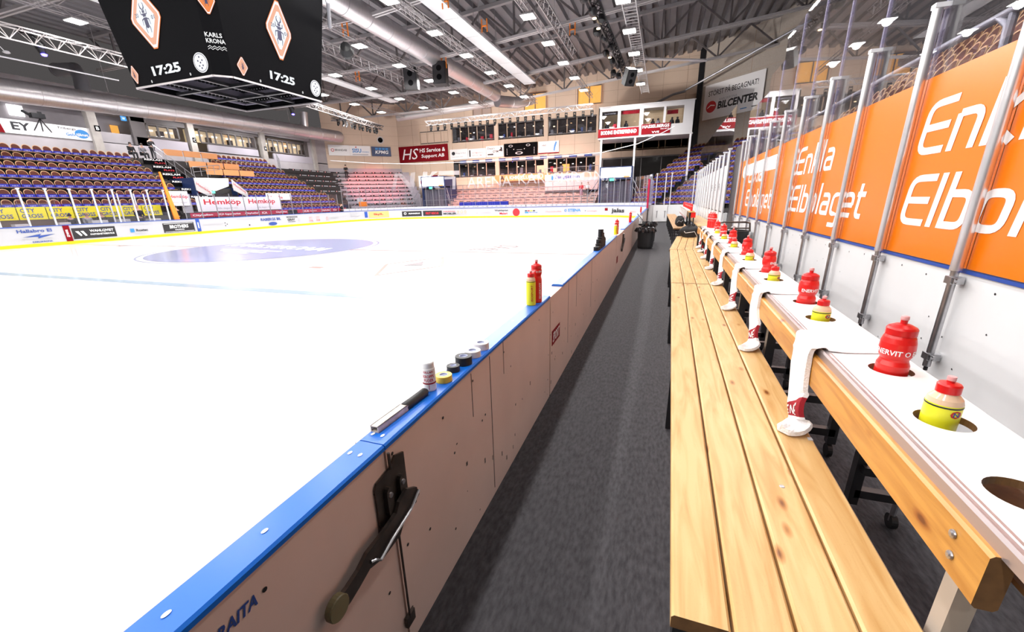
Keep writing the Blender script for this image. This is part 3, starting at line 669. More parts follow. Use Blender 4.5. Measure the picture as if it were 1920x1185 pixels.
# bottle shelf with holes
def sx(y): return .580+.017*(y-.77)
SW = .245; SZ = 1.225
reds = [1.58, 2.55, 3.55, 4.58, 5.65, 6.65, 7.55]; yels = [1.23, 2.21, 3.21, 4.2, 5.25, 6.25, 7.2]
rx_ = lambda y: sx(y)+.150; yx_ = lambda y: sx(y)+.125
holes = sorted([(y, rx_(y)) for y in reds+[8.3]]+[(y, yx_(y)) for y in yels]+[(.93, sx(.93)+.11)])
t = T('bottle_shelf', 'long white shelf with round bottle holes behind the benches', 'shelf', (.7, .5, Z0))
b = B(); ycur = .35; hr = .058
for hy, hx in holes+[(None, None)]:
    ye = (hy-.075) if hy else 8.9
    if ye > ycur:
        b.add([(sx(ycur)+.02, ycur, SZ), (sx(ycur)+SW, ycur, SZ), (sx(ye)+SW, ye, SZ), (sx(ye)+.02, ye, SZ)], [(0, 1, 2, 3)], 'white')
        b.add([(sx(ycur)+.02, ycur, SZ-.018), (sx(ycur)+SW, ycur, SZ-.018), (sx(ye)+SW, ye, SZ-.018), (sx(ye)+.02, ye, SZ-.018)], [(3, 2, 1, 0)], 'white')
    if hy is None: break
    y0, y1 = hy-.075, hy+.075; ycur = y1
    n = 32; ring = [(hx+hr*math.cos(2*math.pi*k/n), hy+hr*math.sin(2*math.pi*k/n)) for k in range(n)]
    def edge(k):
        c, s_ = math.cos(2*math.pi*k/n), math.sin(2*math.pi*k/n); L_ = sx(hy)+.02-hx; R_ = sx(hy)+SW-hx
        tt = min((R_/c if c > 1e-6 else (L_/c if c < -1e-6 else 9)), (.075/abs(s_) if abs(s_) > 1e-6 else 9)); return (hx+c*tt, hy+s_*tt)
    outer = [edge(k) for k in range(n)]
    # snap to corners
    cs = [(sx(hy)+SW, y1), (sx(hy)+.02, y1), (sx(hy)+.02, y0), (sx(hy)+SW, y0)]
    for c in cs:
        k = min(range(n), key=lambda i: (outer[i][0]-c[0])**2+(outer[i][1]-c[1])**2); outer[k] = c
    for z, fl in ((SZ, 0), (SZ-.018, 1)):
        vs = [(x, y, z) for x, y in ring]+[(x, y, z) for x, y in outer]
        b.add(vs, [((k, n+k, n+(k+1) % n, (k+1) % n) if not fl else ((k+1) % n, n+(k+1) % n, n+k, k)) for k in range(n)], 'white')
    vs = [(x, y, z) for z in (SZ, SZ-.018) for x, y in ring]
    b.add(vs, [(k, (k+1) % n, n+(k+1) % n, n+k) for k in range(n)], 'pine_end')
b.add([(sx(y)+SW, y, z) for y in (.35, 8.9) for z in (SZ-.018, SZ)], [(0, 1, 3, 2)], 'white')
b.build('shelf_board', t)
b = B()
prof = [(0, SZ-.03), (0, SZ-.004), (.004, SZ+.003), (.006, SZ+.003), (.010, SZ+.0005), (.016, SZ+.0005), (.018, SZ+.003), (.024, SZ+.003), (.026, SZ), (.026, SZ-.03)]
vs = [(sx(.35)+a-.004, .35, h) for a, h in prof]+[(sx(8.9)+a-.004, 8.9, h) for a, h in prof]; n = len(prof)
b.add(vs, [(k, k+n, (k+1) % n+n, (k+1) % n) for k in range(n)]+[tuple(range(n))[::-1], tuple(range(n, 2*n))], mat('dull_aluminium', (.48, .42, .42), .35, .7)); b.build('edge_profile', t, label='aluminium edge profile')
b = B()
b.add([(sx(y)+a, y, z) for y in (.35, 8.9) for a in (.05, SW-.01) for z in (SZ-.105, SZ-.095)], [(0, 1, 3, 2), (4, 6, 7, 5), (0, 4, 5, 1), (2, 3, 7, 6), (0, 2, 6, 4), (1, 5, 7, 3)], 'pine_end'); b.build('lower_tray', t)
for y in (2.6, 3.55, 4.5, 5.45, 6.4, 7.35, 8.3):
    b = B()
    for x in (.625, 1.02): b.box(x, x+.045, y, y+.045, Z0+(.09 if x > 1 else 0), SZ-.105 if x < 1 else .75, 'blackmetal')
    for z in (.42, .62): b.box(.64, 1.05, y, y+.04, z, z+.045, 'blackmetal')
    b.bar((1.04, y+.02, .74), (.80, y+.02, SZ-.11), .04, .04, 'blackmetal')
    f = b.build('support_frame', t, label='black steel support frame')
    c = B(); c.lathe((1.03, y+.02, Z0+.04), [(0, 0), (.04, 0), (.04, .024), (0, .024)], 'black', 16, 'x'); c.build('castor', f)
b = B(); b.box(.93, .97, 2.03, 2.075, Z0+.1, 1.1, 'blackmetal'); b.box(.95, 1.35, 2.03, 2.07, .42, .46, 'blackmetal'); b.box(.95, 1.35, 2.0, 2.04, .56, .60, 'blackmetal'); b.box(1.31, 1.35, 2.03, 2.075, Z0+.1, .85, 'blackmetal'); b.bar((.95, 2.05, 1.08), (.74, 2.05, SZ-.108), .04, .04, 'blackmetal')
f = b.build('support_frame', t, label='black steel support frame')
c = B(); c.lathe((1.11, 2.05, Z0+.035), [(0, 0), (.035, 0), (.035, .024), (0, .024)], 'black', 18, 'x'); c.tube([(1.12, 2.05, Z0+.035), (1.12, 2.05, .43)], .012, 'steel', 8); c.build('castor', f)

# bottles in the holes
bzs = SZ-.095
rb0 = yb0 = None
for k, y in enumerate(reds):
    lb = f'red squeeze bottle in a shelf hole, {ORD[k]} red one from the camera end' if k else 'nearest red squeeze bottle, standing in a round hole of the white shelf'
    if rb0 is None: rb0 = bottle('water_bottle', lb, (rx_(y), y, bzs), True, .5, False, group='bottles in the bottle shelf')
    else: dup(rb0, (rx_(y), y, bzs), lb, .5+.9*k)
for k, y in enumerate(yels):
    lb = f'small yellow bottle in a shelf hole, {ORD[k]} yellow one from the camera end' if k else 'nearest yellow bottle with red cap, leaning in an oversized shelf hole'
    if yb0 is None: yb0 = bottle('water_bottle', lb, (yx_(y)-.004, y+.012, bzs+.01), False, .3, False, group='bottles in the bottle shelf')
    else: dup(yb0, (yx_(y), y, bzs), lb, .3+.2*k)
for k in range(3):
    dup(rb0, (rx_(8.3)-.02*k, 8.25+.12*k, SZ+.002), f'red bottle in the upright cluster at the far end of the shelf, {["front", "middle", "back"][k]} one', .4*k)

# towels
def towel(label, y, loc_foot, seed):
    rnd = random.Random(seed); t = T('towel', label, 'towel', (sx(y), y, SZ), 'towels hung over the shelf')
    fx_, fy_ = loc_foot; x0 = sx(y)
    xb_ = x0-.020
    # centreline points: (x, y, z, half width, width direction)
    path = [(x0+.225, y+.03, SZ+.003, .115), (x0+.14, y+.015, SZ+.003, .125), (x0+.06, y, SZ+.004, .130), (x0+.015, y-.003, SZ+.006, .130), (x0-.012, y-.006, SZ+.004, .122), (xb_-.006, y-.012, SZ-.025, .105), (xb_-.008, y-.03, SZ-.08, .092), (xb_-.010, y-.055, SZ-.14, .080), (xb_-.014, lin(y, fy_, .6), SZ-.20, .070), (xb_-.02, lin(y, fy_, .8), bz+.085, .062), (lin(xb_-.02, fx_, .3), lin(y, fy_, .9), bz+.048, .057), (lin(xb_-.02, fx_, .7)-.012, fy_, bz+.022, .062), (lin(xb_-.02, fx_, .8)-.045, fy_-.035, bz+.010, .052), (lin(xb_-.02, fx_, .8)-.075, fy_-.06, bz+.007, .022)]
    P = [Vector(p[:3]) for p in path]; HW = [p[3] for p in path]
    def cr(i, u):
        g = lambda k: (P[max(0, min(len(P)-1, k))], HW[max(0, min(len(P)-1, k))])
        (a, ha), (c, hc), (e, he), (f, hf) = g(i-1), g(i), g(i+1), g(i+2)
        q = .5*((2*c)+(-a+e)*u+(2*a-5*c+4*e-f)*u*u+(-a+3*c-3*e+f)*u**3); return q, hc+(he-hc)*u
    pts = [cr(i, u/4) for i in range(len(P)-1) for u in range(4)]+[(P[-1], HW[-1])]
    nw = 9; sheet = []; pn = Vector((0, 0, 1))
    for j, (q, hw) in enumerate(pts):
        dd = (pts[min(j+1, len(pts)-1)][0]-pts[max(j-1, 0)][0]).normalized(); wdv = Vector((0, 1, 0)) - dd*dd.y; wdv.normalize(); nn = wdv.cross(dd); nn = -nn if nn.dot(pn) < 0 else nn; pn = nn.copy()
        row = []
        hang = min(1, max(0, (j-14)/10))
        for i in range(nw+1):
            u = i/nw*2-1; bulge = .010+(.018*(1-u*u))*hang+.006*hang*math.sin(u*5+seed)
            if q.z > SZ-.02: bulge = (.004+.002*math.sin(u*7+seed))*(1-u**6)+.0012
            row.append(q+wdv*hw*u+nn*bulge)
        back = [q+wdv*hw*(i/nw*2-1) - nn*.001 for i in range(nw+1)]
        sheet.append(row+back[::-1])
    n = 2*(nw+1); J = len(sheet)
    def seg(j0, j1, m, name, capends, **k):
        b = B(); vs = [v for r_ in sheet[j0:j1+1] for v in r_]; L_ = j1-j0
        b.add(vs, [(j*n+i, j*n+(i+1) % n, (j+1)*n+(i+1) % n, (j+1)*n+i) for j in range(L_) for i in range(n)], m)
        b.add(vs, [tuple(range(n))[::-1], tuple(L_*n+i for i in range(n))], m)
        return b.build(name, t, True, **k)
    a0, a1 = 35, 40
    seg(0, a0, 'towel', 'cloth', 1); seg(a0, a1, 'towelred', 'woven_band', 1, label='dark red woven band'); seg(a1, J-1, 'towel', 'towel_end', 1)
    # white lettering on the band, following the cloth
    b = B()
    glyphs = {'E': [[(.9, 0), (0, 0)], [(.8, .5), (0, .5)], [(.9, 1), (0, 1)], [(0, 0), (0, 1)]], 'N': [[(0, 0), (0, 1)], [(0, 1), (.9, 0)], [(.9, 0), (.9, 1)]]}
    def onband(u, vv, o=.0022):
        fi = (1-u)*.96*nw+.02*nw; fj = lin(a1-.5, a0+.5, vv); i = min(nw-1, int(fi)); j = int(fj); fu, fv = fi-i, fj-j
        q = sheet[j][i].lerp(sheet[j][i+1], fu).lerp(sheet[j+1][i].lerp(sheet[j+1][i+1], fu), fv); n_ = (sheet[j][i+1]-sheet[j][i]).cross(sheet[j+1][i]-sheet[j][i]).normalized()
        if n_.dot(sheet[j][4]-sheet[j][-5]) < 0: n_ = -n_
        return q+n_*o
    for gi, g in enumerate('ENE'):
        for a_, c_ in glyphs[g]:
            for s_ in range(8):
                q0 = Vector(a_).lerp(Vector(c_), s_/8); q1 = Vector(a_).lerp(Vector(c_), (s_+1)/8); dd = (q1-q0).normalized(); hw = Vector((-dd.y*.10, dd.x*.10))
                quadp = [q0+hw, q1+hw, q1-hw, q0-hw]
                b.add([onband(.27+gi*.22+max(-.1, min(1.05, q.x))*.165+.03*q.y, .10+.8*max(0, min(1, q.y*.84+.08))) for q in quadp], [(0, 1, 2, 3)], 'textwhite')
    b.build('lettering', t)
tws = [(1.84, (.575, 1.69)), (2.84, (.57, 2.63)), (3.77, (.585, 3.60)), (4.78, (.61, 4.62)), (5.78, (.63, 5.64)), (6.75, (.65, 6.62)), (7.5, (.66, 7.38)), (8.1, (.67, 7.98))]
for k, (y, f) in enumerate(tws):
    towel('nearest white towel with a dark red band, draped over the shelf edge' if k == 0 else f'white towel draped over the shelf, {ORD[k]} from the camera end', y, f, k)
# white tag on the bench
b = B(); b.box(.575, .59, 1.61, 1.63, bz, bz+.003, 'signwhite'); tag(b.build('paper_tag'), 'tiny white tag lying at the bench edge below the nearest towel', 'tag')

# ================================================================ WALL BEHIND THE BENCHES
WX = 1.80
b = B(); b.box(WX, WX+.10, .4, 12.65, Z0, 1.285, 'wallboard')
for k in range(34):
    y = 1.0+k*.34; z = 1.22+.02*math.sin(k*3.1)
    b.disc((WX-.002, y, z), (0, .007, 0), (0, 0, .007), 'blackmetal', 8)
for k in range(22):
    y = random.uniform(2, 8); z = random.uniform(.6, 1.1); b.disc((WX-.002, y, z), (0, .006, 0), (0, 0, .006), 'blackmetal', 6)
struct(b, 'wall_right')
b = B(); b.box(WX-.012, WX+.05, .4, 12.65, 1.285, 1.304, 'bluetrim'); struct(b, 'trim_1')
py = [1.27, 2.30, 3.33, 4.36, 5.39, 6.40, 7.42, 8.45, 9.48, 10.48, 11.47, 12.45]
def post(label, x, y, zt, zb, group, zclamps=(1.24, .73), zg=None):
    t = T('glass_post', label, 'glass post', (x, y, zb), group)
    b = B()
    n = 12; prof = [(.031*math.cos(2*math.pi*k/n)-.012, .031*math.sin(2*math.pi*k/n)) for k in range(n)]
    vs = [(x+a, y+c, z) for z in (1.30, zt-.02) for a, c in prof]; b.add(vs, [(k, (k+1) % n, n+(k+1) % n, n+k) for k in range(n)], 'alu')
    b.build('upper_tube', t, True)
    b = B(); b.tube([(x-.012, y, zb), (x-.012, y, 1.32)], .021, 'steel', 12); b.tube([(x-.012, y, zb-.03), (x-.012, y, zb)], .012, 'blackmetal', 8); b.build('lower_tube', t, True, label='dull steel lower tube')
    b = B(); b.box(x-.042, x+.05, y-.032, y+.032, zt-.03, zt, 'postwhite'); b.build('cap', t, label='cream plastic cap')
    for z in zclamps:
        b = B(); b.box(x-.037, x+.03, y-.034, y+.034, z-.022, z+.022, 'steel'); b.box(x-.03, x+.0, y-.05, y-.034, z-.018, z+.018, 'steel')
        for dz in (-.011, .011): b.tube([(x-.016, y-.062, z+dz), (x-.016, y-.034, z+dz)], .006, 'steel', 6)
        b.build('clamp', t)
    return t
for k, y in enumerate(py):
    post(f'pale metal post holding the orange glass wall, {ORD[k]} from the camera end', WX-.04, y, 3.05, .66, 'posts of the orange glass wall')
for k in range(len(py)-1):
    y0, y1 = py[k]+.028, py[k+1]-.028; zt = 4.35 if y1 < 9.6 else (4.0 if y1 < 11 else 3.7)
    b = B(); b.box(WX, WX+.012, y0-.026, y1+.026, 1.31, zt, 'glass')
    g = b.build('safety_glass', None); tag(g, f'tall clear pane above the white wall with orange film, {ORD[k]} pane from the camera end', 'glass pane', 'panes of the orange glass wall')
    b = B(); b.box(WX-.004, WX-.001, y0-.023, y1+.023, 1.312, 2.57, 'orange'); b.build('advert_film', g, label='orange advert film')
    b = B(); b.box(WX-.006, WX+.018, y0-.03, y0-.012, 2.57, zt, 'glassedge'); b.build('joint_strip', g, label='pale translucent joint strip')
def strokes(b, F, paths, w_, m):
    """rounded polyline strokes; F maps (u, v) to a 3D point."""
    for ip, (pts, closed) in enumerate(paths):
        P = [Vector((q[0], q[1])) for q in pts]; n = len(P); out = []
        for i, q in enumerate(P):
            r = pts[i][2] if len(pts[i]) > 2 else 0
            if r and (closed or 0 < i < n-1):
                a = (P[i-1]-q).normalized(); c = (P[(i+1) % n]-q).normalized(); p0, p2 = q+a*r, q+c*r
                for k in range(6): t = k/5; out.append(p0*(1-t)**2+q*2*t*(1-t)+p2*t*t)
            else: out.append(q)
        if closed: out.append(out[0])
        L = []; R_ = []
        for i, q in enumerate(out):
            a = out[i-1] if i else (out[-2] if closed else q); c = out[i+1] if i < len(out)-1 else (out[1] if closed else q)
            d = (c-a).normalized(); nn = Vector((-d.y, d.x))*w_/2; L.append(q+nn); R_.append(q-nn)
        k = len(out); b.add([Vector(F(q))-Vector((.0004*(ip+1), 0, 0)) for q in L+R_], [(i, i+1, k+i+1, k+i) for i in range(k-1)], m)
GLY = {'E': (.80, [([(.70, .93), (.07, .93, .22), (.07, .065, .22), (.70, .065)], 0), ([(.07, .50), (.68, .50)], 0)]),
 'n': (.70, [([(.07, 0), (.07, .63)], 0), ([(.07, .63), (.52, .63, .18), (.52, 0)], 0)]), 'k': (.66, [([(.07, 0), (.07, 1)], 0), ([(.52, .69), (.12, .34), (.54, 0)], 0)]),
 'l': (.27, [([(.07, 0), (.07, 1)], 0)]), 'a': (.70, [([(.08, .63), (.52, .63, .18), (.52, 0)], 0), ([(.52, .37), (.07, .37, .12), (.07, .065, .12), (.52, .065)], 0)]),
 'b': (.70, [([(.07, 0), (.07, 1)], 0), ([(.07, .63), (.52, .63, .18), (.52, .065, .18), (.07, .065)], 0)]), 'o': (.70, [([(.07, .63, .18), (.52, .63, .18), (.52, .065, .18), (.07, .065, .18)], 1)]),
 'g': (.70, [([(.07, .63, .18), (.52, .63), (.52, .065), (.07, .065, .18)], 1), ([(.52, .1), (.52, -.27, .12), (.08, -.27)], 0)]), 'e': (.68, [([(.52, .34), (.52, .63, .18), (.07, .63, .18), (.07, .065, .18), (.52, .065)], 0), ([(.07, .34), (.55, .34)], 0)]),
 't': (.46, [([(.12, .9), (.12, .065, .14), (.38, .065)], 0), ([(.0, .63), (.38, .63)], 0)])}
def vinyl(label, y0):
    b = B(); x = WX-.0062; H = .36; SX = .36*1.34
    for word, z in (('Enkla', 2.03), ('Elbolaget', 1.53)):
        cur = 0
        for ch in word:
            adv, paths = GLY[ch]; F = lambda q, c=cur, z=z: (x, y0-(c+q[0])*SX-q[1]*.17*H, z+q[1]*H)
            strokes(b, F, paths, .135, 'textwhite'); cur += adv
    tag(b.build('vinyl_lettering'), label, 'lettering', 'white lettering on the orange wall')
vinyl('huge white Enkla Elbolaget lettering on the nearest orange panes', 4.28)
vinyl('white Enkla Elbolaget lettering on the middle orange panes', 7.52)
vinyl('white Enkla Elbolaget lettering on the farthest orange panes', 11.36)
b = B(); b.box(WX-.0062, WX-.0052, 8.85, 12.0, 2.2, 2.44, 'textwhite'); b.disc((WX-.0063, 12.0, 2.3), (0, .25, 0), (0, 0, .14), 'textwhite'); tag(b.build('vinyl_patch'), 'blank white patch near the top of the farthest orange panes', 'sticker')

# far wall panels beyond the gap (second bench)
b = B(); b.box(WX, WX+.1, 14.9, 28, Z0, 1.25, 'wallboard'); struct(b, 'wall_right_far')
b = B(); b.box(WX-.01, WX+.03, 14.9, 28, 1.25, 1.27, 'darksteel'); struct(b, 'trim_2')
fy = [14.95+1.19*k for k in range(12)]
for k, y in enumerate(fy):
    t = T('glass_post', f'pale post of the white panel wall by the far bench, {ORD[k]} from its near end', 'glass post', (WX-.04, y, Z0), 'posts of the white panel wall')
    b = B(); b.tube([(WX-.04, y, .5), (WX-.04, y, 3.08)], .03, 'postwhite', 8); b.build('tube', t, True)
    b = B(); b.box(WX-.09, WX+.02, y-.04, y+.04, 3.08, 3.12, 'postwhite'); b.build('cap', t)
    if k < len(fy)-1:
        y1 = fy[k+1]; g = B(); g.box(WX, WX+.012, y+.01, y1-.01, 1.27, 4.3, 'glass'); g = g.build('safety_glass'); tag(g, f'clear pane with white lower film by the far bench, {ORD[k]} pane from its near end', 'glass pane', 'panes of the white panel wall')
        b = B(); b.box(WX-.004, WX-.001, y+.03, y1-.03, 1.28, 2.68, 'signwhite')
        if k in (1, 2, 3, 5): b.text('KREBIL'[k:k+2], (WX-.006, y1-.2, 1.95), (0, -1, 0), (0, 0, 1), .6, .22, 'textblack'); b.text('o i', (WX-.006, y1-.25, 1.7), (0, -1, 0), (0, 0, 1), .4, .08, 'textgrey')
        b.build('advert_film', g, label='white advert film')
b = B(); b.box(1.9, 2.6, 12.9, 14.8, Z0, 3.1, 'blackmetal'); b.box(1.88, 1.9, 12.75, 12.95, Z0, 3.0, 'greywall'); tag(b.build('doorway_shade_block'), 'black block in place of the shaded opening between orange wall and white panel wall', 'doorway')  # solid black block gives the opening its shade

# end of the bench corridor
b = B(); b.box(-.93, WX, 28.0, 28.1, Z0, 1.30, 'wallboard'); b.box(-.93, WX, 27.99, 28.0, Z0, Z0+.05, 'darksteel'); struct(b, 'wall_end_bench')
b = B(); b.box(-.60, .22, 27.96, 27.99, .34, 1.24, 'white'); 
for x in (-.62, .22): b.box(x, x+.02, 27.94, 28, .32, 1.28, 'alu')
b.box(-.62, .24, 27.94, 28, .31, .34, 'alu'); d = struct(b, 'door_1')
each('door_bolt', d, (-.36, .10), lambda q, x: (q.tube([(x, 27.93, .55), (x, 27.93, .95)], .02, 'steel', 8), q.box(x-.05, x+.05, 27.92, 27.96, .9, .95, 'steel')))
for k, x in enumerate((-.50, .02, .34, 1.60)):
    t = T('glass_post', f'tall pale post above the white end door, {ORD[k]} from the left', 'glass post', (x, 28.0, 1.3)); b = B(); b.tube([(x, 28.02, .9), (x, 28.02, 3.08)], .025, 'postwhite', 8); b.build('tube', t, True); b = B(); b.box(x-.05, x+.05, 27.97, 28.07, 3.08, 3.12, 'postwhite'); b.build('cap', t)
b = B(); b.box(-.88, 1.75, 28.03, 28.042, 1.3, 3.0, 'glass'); tag(b.build('safety_glass'), 'clear pane above the white end door', 'glass pane')
t = T('corner_pad', 'red padded glass edge standing at the end of the blue rail', 'pad', (-.9, 28, 1.2)); b = B(); b.box(-.98, -.88, 27.5, 28, 1.12, 2.8, 'pinkred'); b.build('pad', t)
b = B(); b.box(-.88, -.66, 27.99, 28.0, 1.3, 2.75, 'glassedge'); b.build('film', t)

# ================================================================ BINS, BAGS
def bin_(name, label, x, y, r, h, bag=True):
    t = T(name, label, 'bin', (x, y, Z0))
    b = B(); b.lathe((x, y, Z0), [(0, 0), (r*.80, 0), (r*.83, .02), (r*.97, h*.86), (r*1.0, h*.88), (r*1.0, h), (r*.96, h), (r*.90, .05), (0, .05)], mat('charcoal_plastic', (.018, .021, .024), .45), 28); b.build('body', t, True)
    if bag:
        b = B(); n = 40; vs = []
        for rr, hh, a in ((r*.90, h-.12, 0), (r*.95, h+.01, .004), (r*1.04, h+.015, .012), (r*1.12, h-.03, .02), (r*1.16, h-.10, .035)):
            for k in range(n):
                q = rr+a*math.sin(k*2.3)+a*.6*math.sin(k*5.1); vs.append((x+q*math.cos(2*math.pi*k/n), y+q*math.sin(2*math.pi*k/n), Z0+hh+a*.8*math.sin(k*1.7)))
        b.add(vs, [(j*n+k, j*n+(k+1) % n, (j+1)*n+(k+1) % n, (j+1)*n+k) for j in range(4) for k in range(n)], mat('shiny_bin_bag', (.01, .01, .012), .18))
        b.build('bin_bag', t, True, label='shiny black bin bag')
    return t
bin_('waste_bin', 'tall black bin with a shiny bag by the near board, nearer of the two', -.44, 13.5, .255, .60)
bin_('waste_bin', 'black bin with bag close behind the nearer bin', -.43, 15.3, .25, .68)
b = B(); b.tube([(-.66, 14.5, 1.0), (-.72, 14.6, 1.12), (-.70, 14.7, 1.3)], .02, 'steel', 8); b.tube([(-.78, 14.4, 1.28), (-.60, 14.6, 1.05)], .015, 'steel', 8); b.box(-.72, -.62, 14.6, 14.66, .95, 1.2, 'white'); tag(b.build('door_handle_hardware'), 'pale metal door hardware sticking up above the bins', 'door hardware')
t = T('waste_bin', 'big black bin with a dark metal hoop between shelf end and orange wall', 'bin', (1.42, 10.1, Z0))
b = B(); b.lathe((1.42, 10.1, Z0), [(0, 0), (.26, 0), (.33, .74), (.34, .78), (.30, .78), (.25, .1), (0, .1)], 'black', 26); b.build('body', t, True)
b = B(); b.tube([(1.1, 9.85, 1.05), (1.12, 9.85, 1.22), (1.2, 9.85, 1.24), (1.62, 9.85, 1.24), (1.70, 9.85, 1.22), (1.72, 9.85, 1.05)], .018, 'darksteel', 8); b.tube([(1.12, 9.85, 1.12), (1.70, 9.85, 1.12)], .014, 'darksteel', 8); b.build('hoop', t)
b = B(); b.tube([(1.35, 10.0, 1.06), (1.42, 9.95, 1.13), (1.5, 10.0, 1.09)], .035, 'signwhite', 8); b.build('crumpled_paper', t)
def blob(b, c, sx_, sy_, sz_, m, seed, sq=.7, n=18):
    rnd = random.Random(seed); ph = [rnd.uniform(0, 6) for _ in range(6)]; vs = []
    for j in range(n+1):
        th = math.pi*j/n
        for k in range(2*n):
            a = math.pi*k/n; x, y, z = math.sin(th)*math.cos(a), math.sin(th)*math.sin(a), math.cos(th)
            f = lambda v: math.copysign(abs(v)**sq, v); q = 1+.07*math.sin(3*a+ph[0]+2*th)+.05*math.sin(5*th+ph[1]+a)+.03*math.sin(7*a+ph[2])
            vs.append((c[0]+f(x)*sx_*q, c[1]+f(y)*sy_*q, max(c[2]-sz_*.92, c[2]+f(z)*sz_*q)))
    b.add(vs, [(j*2*n+k, (j+1)*2*n+k, (j+1)*2*n+(k+1) % (2*n), j*2*n+(k+1) % (2*n)) for j in range(n) for k in range(2*n)], m)
t = T('duffel_bag', 'black duffel bag with a white zip line at the end of the angled bench', 'bag', (.60, 10.1, bz))
b = B(); blob(b, (.585, 10.15, bz+.115), .19, .15, .125, 'soft_black', 3); b.build('bag_body', t, True)
b = B(); b.tube([(.47, 9.985, bz+.14), (.50, 9.98, bz+.10), (.60, 9.975, bz+.115), (.68, 9.985, bz+.13), (.74, 10.02, bz+.03)], .005, 'textwhite', 6); b.build('zip', t, label='white zip line')
b = B(); b.tube([(.5, 10.1, bz+.21), (.54, 10.1, bz+.27), (.64, 10.12, bz+.27), (.68, 10.12, bz+.2)], .010, 'soft_black', 6); b.build('handle', t)
t = T('kit_bag', 'upright black bag at the near end of the farthest bench', 'bag', (.5, 14.2, .88))
b = B(); blob(b, (.52, 14.3, .88+.15), .13, .12, .155, 'soft_black', 9); b.build('bag_body', t, True)
b = B(); b.tube([(.44, 14.17, 1.0), (.48, 14.165, 1.06), (.56, 14.165, 1.02), (.60, 14.17, 1.08)], .006, 'textgrey', 6); b.build('strap', t)
# far shelf with towels and bottles
t = T('bottle_shelf', 'distant bottle shelf behind the farthest bench', 'shelf', (.95, 17.6, Z0))
b = B(); b.box(.92, 1.12, 17.4, 25.5, 1.19, 1.23, 'pine'); b.box(.88, .92, 17.4, 25.5, 1.06, 1.2, 'pine_end'); b.build('shelf_board', t)
for y in (17.45, 19.5, 21.5, 23.5, 25.3):
    b = B(); b.box(.93, .97, y, y+.04, Z0, 1.19, 'blackmetal'); b.box(1.08, 1.12, y, y+.04, Z0, 1.19, 'blackmetal'); b.box(.93, 1.12, y, y+.04, .6, .64, 'blackmetal'); b.build('leg_frame', t)
tfar = None
for k in range(9):
    y = 17.8+k*.85
    dup(rb0, (1.02, y, 1.23), f'red bottle on the distant shelf, {ORD[k]} from its near end', .3*k, group='bottles on the distant shelf')
    b = B(); b.box(.86, .875, -.13, .13, -.42, .03, 'towel'); b.box(.86, 1.1, -.13, .13, .0, .035, 'towel') ; b.box(.855, .86, -.13, .13, -.33, -.25, 'towelred')
    if tfar is None: tfar = b.build('towel', None); o = tfar
    else: o = tfar.copy(); COL.objects.link(o)
    o.location = (0, y+.4, 1.235); tag(o, f'white towel over the distant shelf, {ORD[k]} from its near end', 'towel', 'towels on the distant shelf')
b = B(); b.box(1.0, 1.16, 17.42, 17.6, 1.0, 1.19, 'red'); tag(b.build('red_box'), 'small red box hanging under the near end of the distant shelf', 'box')
b = B(); b.box(1.15, 1.75, 15.5, 24, .78, .82, 'pine'); 
for y in (15.6, 18, 21, 23.9):
    for x in (1.2, 1.7): b.box(x-.02, x+.02, y-.02, y+.02, Z0, .78, 'blackmetal')
tag(b.build('low_table'), 'low wooden table between the distant shelf and the white panels', 'table')

# ================================================================ STANDS
def seat_proto(name='stadium_seat'):
    b = B(); n = 10; W = .225; H = .42
    arch = [(-W, 0), (-W*.98, H*.55)]+[(W*.98*math.cos(math.pi-math.pi*k/n), H*.55+H*.45*math.sin(math.pi*k/n)) for k in range(1, n)]+[(W*.98, H*.55), (W, 0)]
    inner = [(x*.90, .0 if z == 0 else .0+(z)*.93) for x, z in arch]
    # local frame: faces -Y; back leans to +Y
    f = lambda x, z, o=0: (x, .02+z*.22+o+.12*(x/W)**2*-.35, .42+z*1.12)
    vo = [f(x, z) for x, z in arch]; vi = [f(x, z, .0) for x, z in inner]; m = len(arch)
    b.add(vo+vi, [(k, k+1, m+k+1, m+k) for k in range(m-1)], 'seatedge')
    vb = [f(x, z, .022) for x, z in arch]
    b.add(vo+vb, [(k, m+k, m+k+1, k+1) for k in range(m-1)], 'seatedge'); b.add(vb, [tuple(range(m))], 'seat')
    b.add([f(x, z, .004) for x, z in inner], [tuple(range(m))[::-1]], 'seat')
    b.add([(-W, -.36, .43), (W, -.36, .43), (W, .02, .40), (-W, .02, .40), (-W, -.36, .41), (W, -.36, .41), (W, .02, .38), (-W, .02, .38)], [(0, 1, 2, 3), (4, 7, 6, 5), (0, 4, 5, 1), (0, 3, 7, 4), (1, 5, 6, 2)], 'seatedge')
    b.box(-.04, .04, -.1, .1, 0, .4, 'blackmetal')
    s = b.build(name)
    # blue advert strip across the lower backrest
    b = B(); b.add([(-.232, -.022, .42), (.232, -.022, .42), (.232, .012, .61), (-.232, .012, .61), (-.232, .0, .42), (.232, .0, .42), (.232, .024, .61), (-.232, .024, .61)], [(0, 1, 2, 3), (7, 6, 5, 4), (0, 4, 5, 1), (2, 6, 7, 3), (0, 3, 7, 4), (1, 5, 6, 2)], 'seatblue')
    b.text('NKT', (-.13, -.012, .475), (1, 0, 0), (0, .17, .985), .26, .075, 'seattext', bold=.02, off=.004)
    b.build('advert_strip', s, label='blue strip with pale letters')
    return s
SEAT = seat_proto(); SEATUSED = [False]; SEATS = []
